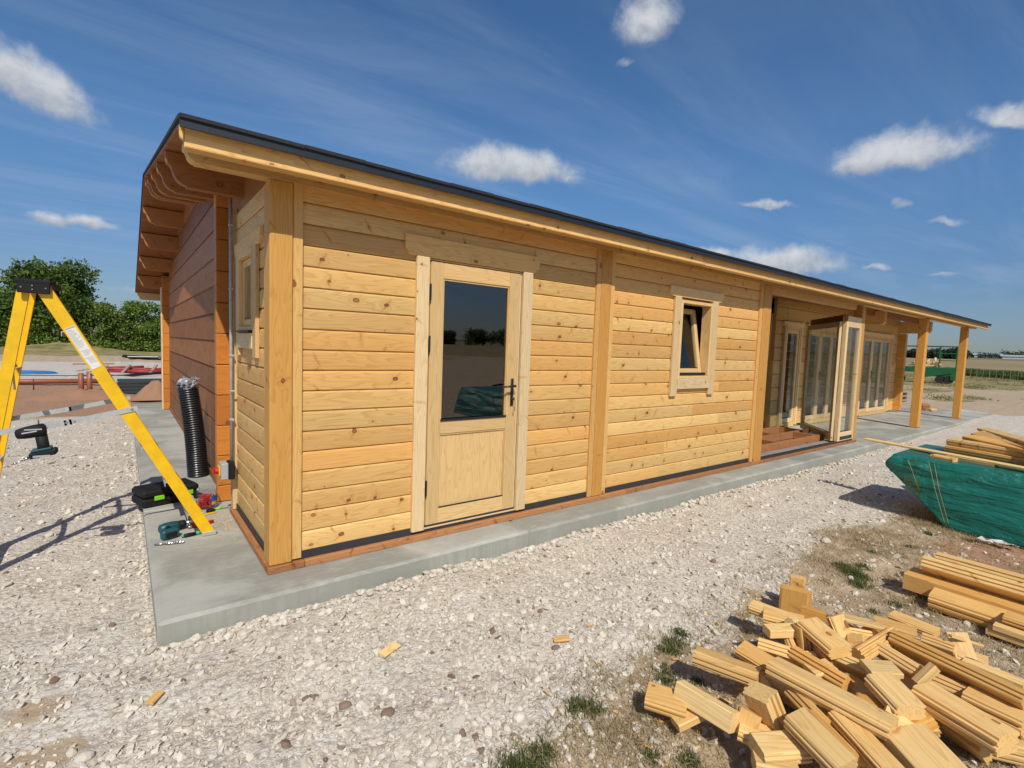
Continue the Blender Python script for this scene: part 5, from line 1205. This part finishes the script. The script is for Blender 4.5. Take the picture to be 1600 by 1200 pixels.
mb = MB(); mb.add(vs, fs); o = mb.build('green_sheet', TARP, pk, True)
# clear packing tape bands and loose film
TAPE = glass_mat('clear_tape', (.80, .78, .60), 1.5)
def tape(y0, y1, w, seed):
    R = np.random.RandomState(seed); vs, fs = [], []
    for i in range(15):
        s = i/14; y = y0+(y1-y0)*s; up = max(0., min(1., (y+2.14)/.46)); zb = -.10+.45*up**.92; zt = .495
        x0b = 5.56-.10*min(1, max(0, -y-2.0))*.5; x0t = 5.60+.12*min(1, max(0, -y-1.7)); z = zt+(zb-zt)*s; x = x0t+(x0b-x0t)*s-math.sin((1-s)*math.pi)*.045-.020+R.randn()*.003
        vs += [(x, y-w/2, z), (x-.002, y+w/2, z+R.randn()*.003)]
    for i in range(14): fs.append((2*i, 2*i+1, 2*i+3, 2*i+2))
    mb = MB(); mb.add(vs, fs); mb.build('packing_tape', TAPE, pk)
tape(-1.84, -1.90, .09, 1); tape(-1.78, -1.83, .05, 2); tape(-1.99, -2.16, .05, 3)
STRAP = plain('tape_edge', (.42, .40, .22), .5)
for (a, b, c) in (((5.575, -1.80, .49), (5.53, -1.86, .38), (5.555, -1.92, .20)), ((5.58, -1.97, .49), (5.515, -2.05, .25), (5.53, -2.14, -.05)), ((5.585, -2.01, .49), (5.52, -2.08, .25), (5.53, -2.17, -.05))):
    mb = MB(); mb.tube([Vector(a)-X_*.018, Vector(b)-X_*.018, Vector(c)-X_*.018], .0014, 5); mb.build('tape_crease', STRAP, pk)
for x in (5.65, 6.3):
    mb = MB(); mb.box(x, x+.09, -2.6, -2.5, -.14, -.116, 'x', .003); mb.build('bearer', MW['grey'], pk)
mb = MB(); R = np.random.RandomState(8); vs = [(5.36+R.randn()*.02+.02*(i % 4), -2.42-.035*(i//4)+R.randn()*.008, -.10+R.rand()*.03) for i in range(32)]; fs = [(4*i+j, 4*i+j+1, 4*i+j+5, 4*i+j+4) for i in range(7) for j in range(3)]
o = mb.add(vs, fs).build('plastic_scrap', plain('milky_film', (.6, .58, .52), .4)); setprops(o, 'torn scrap of milky plastic film on the ground under the green pack', 'plastic scrap')
for i, (a, b, w, t, roll, prof, sh, l) in enumerate([
   ((6.32, -1.19, .535), (5.55, -3.5, .535), .10, .022, 0, 'plank', .1, 'longest thin pale board lying on the green pack and reaching out over its raised end'),
   ((5.86, -1.93, .515), (5.80, -2.12, .515), .09, .05, 0, 'log', .35, 'short stub with a notched end on the raised end of the green pack'),
   ((6.02, -2.02, .515), (5.90, -2.40, .515), .07, .035, 0, 'plank', .15, 'short bright batten behind the notched stub on the green pack'),
   ((6.44, -1.93, .545), (5.9, -3.6, .545), .13, .07, 0, 'log', .7, 'lower of the two long grooved logs on the green pack'),
   ((6.50, -1.93, .615), (5.98, -3.6, .615), .14, .07, 0, 'log', .3, 'upper of the two long grooved logs on the green pack'),
   ((6.70, -2.04, .665), (5.9, -2.95, .66), .13, .04, 12, 'plank', .8, 'short amber board slanting across the logs on the green pack'),
   ((6.95, -2.08, .70), (5.9, -2.85, .70), .15, .03, 20, 'plank', .6, 'wide amber board tilted over the others on the green pack'),
   ((7.15, -2.08, .73), (6.0, -2.75, .735), .11, .03, 10, 'plank', .15, 'topmost pale board at the back of the green pack')]):
    offcut(a, b, w, t, roll, prof, sh, l, 0, 'loose_board', 'boards lying on the green pack', 'board')

# ---------------------------------------------------------------- things on the far side of the porch
offcut((18.55, 1.25, .10), (18.9, 1.15, .10), .22, .2, 0, 'log', .9, 'dark brown block on the slab behind the first porch post', 0, 'timber_block', None, 'block', 'treated')
offcut((18.45, .98, .04), (18.75, .92, .04), .16, .08, 0, 'log', .35, 'pale offcut beside the dark brown block behind the porch post', 0, 'timber_offcut', None, 'offcut')
pal = thing('pallet_stack', (21.6, 3.0, -.1), 'small grey stack of pallets beyond the end of the cabin', 'pallets')
for i in range(3):
    z = -.1+i*.15; mb = MB()
    for k in range(5): mb.box(21.1, 22.3, 2.5+k*.24, 2.62+k*.24, z+.115, z+.135, 'x', 0)
    for k in range(3): mb.box(21.1+k*.55, 21.2+k*.55, 2.5, 3.6, z+.02, z+.114, 'y', 0)
    mb.build('pallet', MW['grey'], pal)
tr = thing('farm_trailer', (47.2, 7.7, -.06), 'green flatbed trailer with a tall cage frame parked on the far ground', 'trailer')
tz = float(ground_z(np.array([47.2]), np.array([7.7]))[0]); ta = math.atan2(-.983, .182)
def TR(fn, name, mat, parent=None, sm=False):
    mb = MB(); fn(mb); local(mb, (47.2, 7.7, tz), ta); return mb.build(name, mat, parent or tr, sm)
TR(lambda m: (m.box(-1.9, -.55, -.9, .9, .78, 1.18, 'x', .02), m.box(-.545, 1.62, -.9, .9, .52, 1.18, 'x', .02), m.plank((-.5, -.95, .35), (1, 0, .22), Z_, Y_, 1.9, .14, 1.8, .01)), 'body', GREENP)
TR(lambda m: (m.box(1.3, 1.62, -.96, -.905, .28, .62, 'x', .01),), 'rear_panel', GREENP)
for x, y in ((1.2, -.9), (1.2, .7), (.75, -.9), (.75, .7)): TR(lambda m: m.tube([(x, y, .3), (x, y+.2, .3)], .30, 16), 'wheel', RUBBER)
TR(lambda m: m.tube([(-1.55, -.2, .25), (-1.55, 0, .25)], .25, 14), 'wheel', RUBBER)
TR(lambda m: (m.box(-1.62, -1.48, -.9, -.8, .1, .78, 'z', 0),), 'drawbar_leg', GREENP)
def cage(m):
    r = .028
    for x in (-1.5, .60, 1.55):
        for y in (-.85, .85): m.tube([(x, y, 1.18 if x < 1.5 else 1.0), (x, y, 2.72)], r, 5)
    for y in (-.85, .85):
        m.tube([(-1.5, y, 2.72), (1.55, y, 2.72)], r, 5); m.tube([(.6, y, 2.2), (1.55, y, 2.2)], r, 5); m.tube([(.6, y, 1.7), (1.55, y, 1.7)], r, 5)
    for x in (-1.5, .60, 1.55): m.tube([(x, -.85, 2.72), (x, .85, 2.72)], r, 5)
TR(cage, 'cage_frame', GREENP)
rg = random.Random(9); mb = MB()
for i in range(70):
    x, y, z = rg.uniform(-.9, .5), rg.uniform(-.8, .3), 1.12+rg.random()*.5; d = Vector((rg.gauss(0, 1), rg.gauss(0, 1), rg.gauss(0, .35))).normalized(); mb.plank((x, y, z), d, d.cross(Z_), d.cross(d.cross(Z_)), rg.uniform(.2, .5), .12, .06, .004)
local(mb, (47.2, 7.7, tz), ta); o = mb.build('waste_timber', MW['pale']); setprops(o, 'heap of pale waste timber loaded on the green trailer', 'timber', kind='stuff')

# ---------------------------------------------------------------- pipes and clutter on the far left
GZ = lambda x, y: float(ground_z(np.array([float(x)]), np.array([float(y)]))[0])
bp_ = thing('blue_pipe_coil', (-3.6, 21.2, GZ(-3.6, 21.2)), 'bright blue water pipe lying coiled on the far gravel behind the ladder', 'pipe coil')
for k in range(5):
    pts = []
    for i in range(26): a = i/25*6.283; pts.append((-3.9+(1.40-.10*k)*math.cos(a)+.06*k, 20.3+(.32-.03*k)*math.sin(a), -.06+.028*k+.03*math.sin(a*2+k)))
    mb = MB(); mb.tube(pts, .035, 7, False); mb.build('loop', BLUEP, bp_, True)
def lone_tube(name, pts, r, mat, label, cat, group=None):
    mb = MB(); mb.tube(pts, r, 8); o = mb.build(name, mat, None, True); return setprops(o, label, cat, group)
lone_tube('black_pipe', [(-6, 19.6, -.04), (-3.9, 19.6, -.04), (-2.2, 18.9, -.03), (-.9, 18.9, -.03), (.3, 19.9, .02), (1.2, 20.3, .0)], .05, DUCTM, 'long thin black pipe snaking along the far gravel in front of the blue coil', 'pipe')
lone_tube('drain_pipe', [(-7, 16.4, .02), (-3.1, 16.3, .02), (-1.30, 16.0, .04)], .07, TERRA, 'long brown drain pipe lying level across the red soil', 'pipe')
lone_tube('upright_pipe', [(-1.63, 14.9, -.3), (-1.63, 14.9, .34)], .062, TERRA, 'left of two brown drain pipes standing upright in the red soil', 'pipe', 'upright drain pipes')
lone_tube('upright_pipe', [(-1.44, 14.6, -.3), (-1.44, 14.6, .40)], .062, TERRA, 'right of two brown drain pipes standing upright in the red soil', 'pipe', 'upright drain pipes')
rp = thing('red_barrier_stack', (-.4, 22.3, GZ(-.4, 22.3)), 'heap of red plastic ducting and barriers on the far gravel left of the cabin', 'ducting heap')
rg = random.Random(5)
for i in range(11):
    x0 = -1.5+rg.random()*.9; L_ = rg.uniform(1.2, 2.3); y = 21.3+rg.gauss(0, .2); z = -.02+rg.random()*.16; mb = MB(); mb.tube([(x0, y, z), (x0+L_*.5, y+rg.gauss(0, .1), z+rg.gauss(0, .03)), (x0+L_, y+rg.gauss(0, .2), z+rg.gauss(.0, .08))], .055, 7); mb.build('red_duct', FADED, rp, True)
for i, (x, l) in enumerate([(-.80, 'left weathered plank propped on the red ducting'), (.05, 'right weathered plank propped on the red ducting')]):
    offcut((x, 20.4, -.08), (x+.3, 21.2, .26), .10, .04, 0, 'plank', .5, l, 0, 'weathered_plank', 'planks propped on the red ducting', 'plank', 'grey')
offcut((-1.95, 19.2, .14), (-1.1, 19.0, .34), .07, .04, 0, 'plank', .5, 'slanting rail of the rough timber trestle above the upright drain pipes', 0, 'trestle_rail', None, 'rail', 'grey')
offcut((-2.05, 19.2, .38), (-.95, 19.2, .40), .06, .04, 0, 'plank', .6, 'level rail of the rough timber trestle above the upright drain pipes', 0, 'trestle_rail', None, 'rail', 'treated')
cr = thing('crate_stack', (-.4, 13.9, GZ(-.4, 13.9)), 'dark grey ribbed drainage crates stacked behind the heap of red soil', 'crates')
for i in range(5):
    z = -.19+i*.084; mb = MB(); mb.box(-.86+.01*i, .20, 13.4, 14.2, z, z+.072, 'x', .006); mb.box(-.84, .18, 13.42, 14.18, z+.073, z+.083, 'x', 0); mb.build('crate', plain('dark_crate', (.035, .042, .045), .6, 0, .2, 5) if i == 0 else bpy.data.materials['dark_crate'], cr)
rl = thing('rolled_membrane', (.1, 32.6, GZ(.1, 32.6)), 'flat dark roll of membrane on the far edge of the white gravel', 'membrane roll')
mb = MB(); mb.tube([(-.7, 33.0, .12), (.9, 32.4, .08), (1.5, 32.2, .05)], [.14, .12, .08], 8); mb.build('roll', DUCTM, rl, True); mb = MB(); mb.box(-.5, .9, 32.2, 32.6, .17, .20, 'x', 0); mb.build('flap', WHT, rl)
offcut((-2.36, 12.7, -.10), (-2.08, 12.78, -.10), .06, .05, 0, 'plank', .0, 'short white batten lying on the red soil left of the ladder rail', 0, 'white_batten', None, 'batten', 'pale')
lone_tube('steel_stake', [(-2.62, 15.2, -.2), (-2.62, 15.2, .16)], .012, BLACKM, 'thin dark stake standing in the red soil in front of the brown pipe', 'stake')

def soil_heap(cx, cy, rx, ry, h, label, seed):
    n = 34; R = np.random.RandomState(seed); V, F = [], []
    xs = np.linspace(-1, 1, n); X, Y = np.meshgrid(xs, xs); r = np.hypot(X, Y); z = h*np.clip(1-r*r, 0, 1)**1.3*(.7+.6*vnoise(X*rx+cx, Y*ry+cy, .22, seed)+.25*vnoise(X*rx+cx, Y*ry+cy, .07, seed+1))-.16
    P = np.stack([X.ravel()*rx+cx, Y.ravel()*ry+cy, z.ravel()], -1); i = np.arange(n*n).reshape(n, n); Fq = np.stack([i[:-1, :-1], i[:-1, 1:], i[1:, 1:], i[1:, :-1]], -1).reshape(-1, 4)
    o = np_mesh('soil_heap', P, Fq, REDSOIL, (cx, cy, -.16), {'tint': np.full(n*n, .5)}, True); setprops(o, label, 'soil heap', 'heaps of red soil')
REDSOIL = tintmat('red_soil', (.27, .14, .08), (.42, .25, .16), .95, nsc=9)
soil_heap(.02, 12.5, .60, .55, .33, 'reddish soil heap in front of the dark crates beside the end of the cabin', 3)
soil_heap(-1.5, 12.9, 1.4, .6, .17, 'long low ridge of red soil crossing behind the ladder rail', 5)
soil_heap(-3.4, 13.0, 1.2, .5, .10, 'very low red soil ridge behind the left ladder legs', 7)
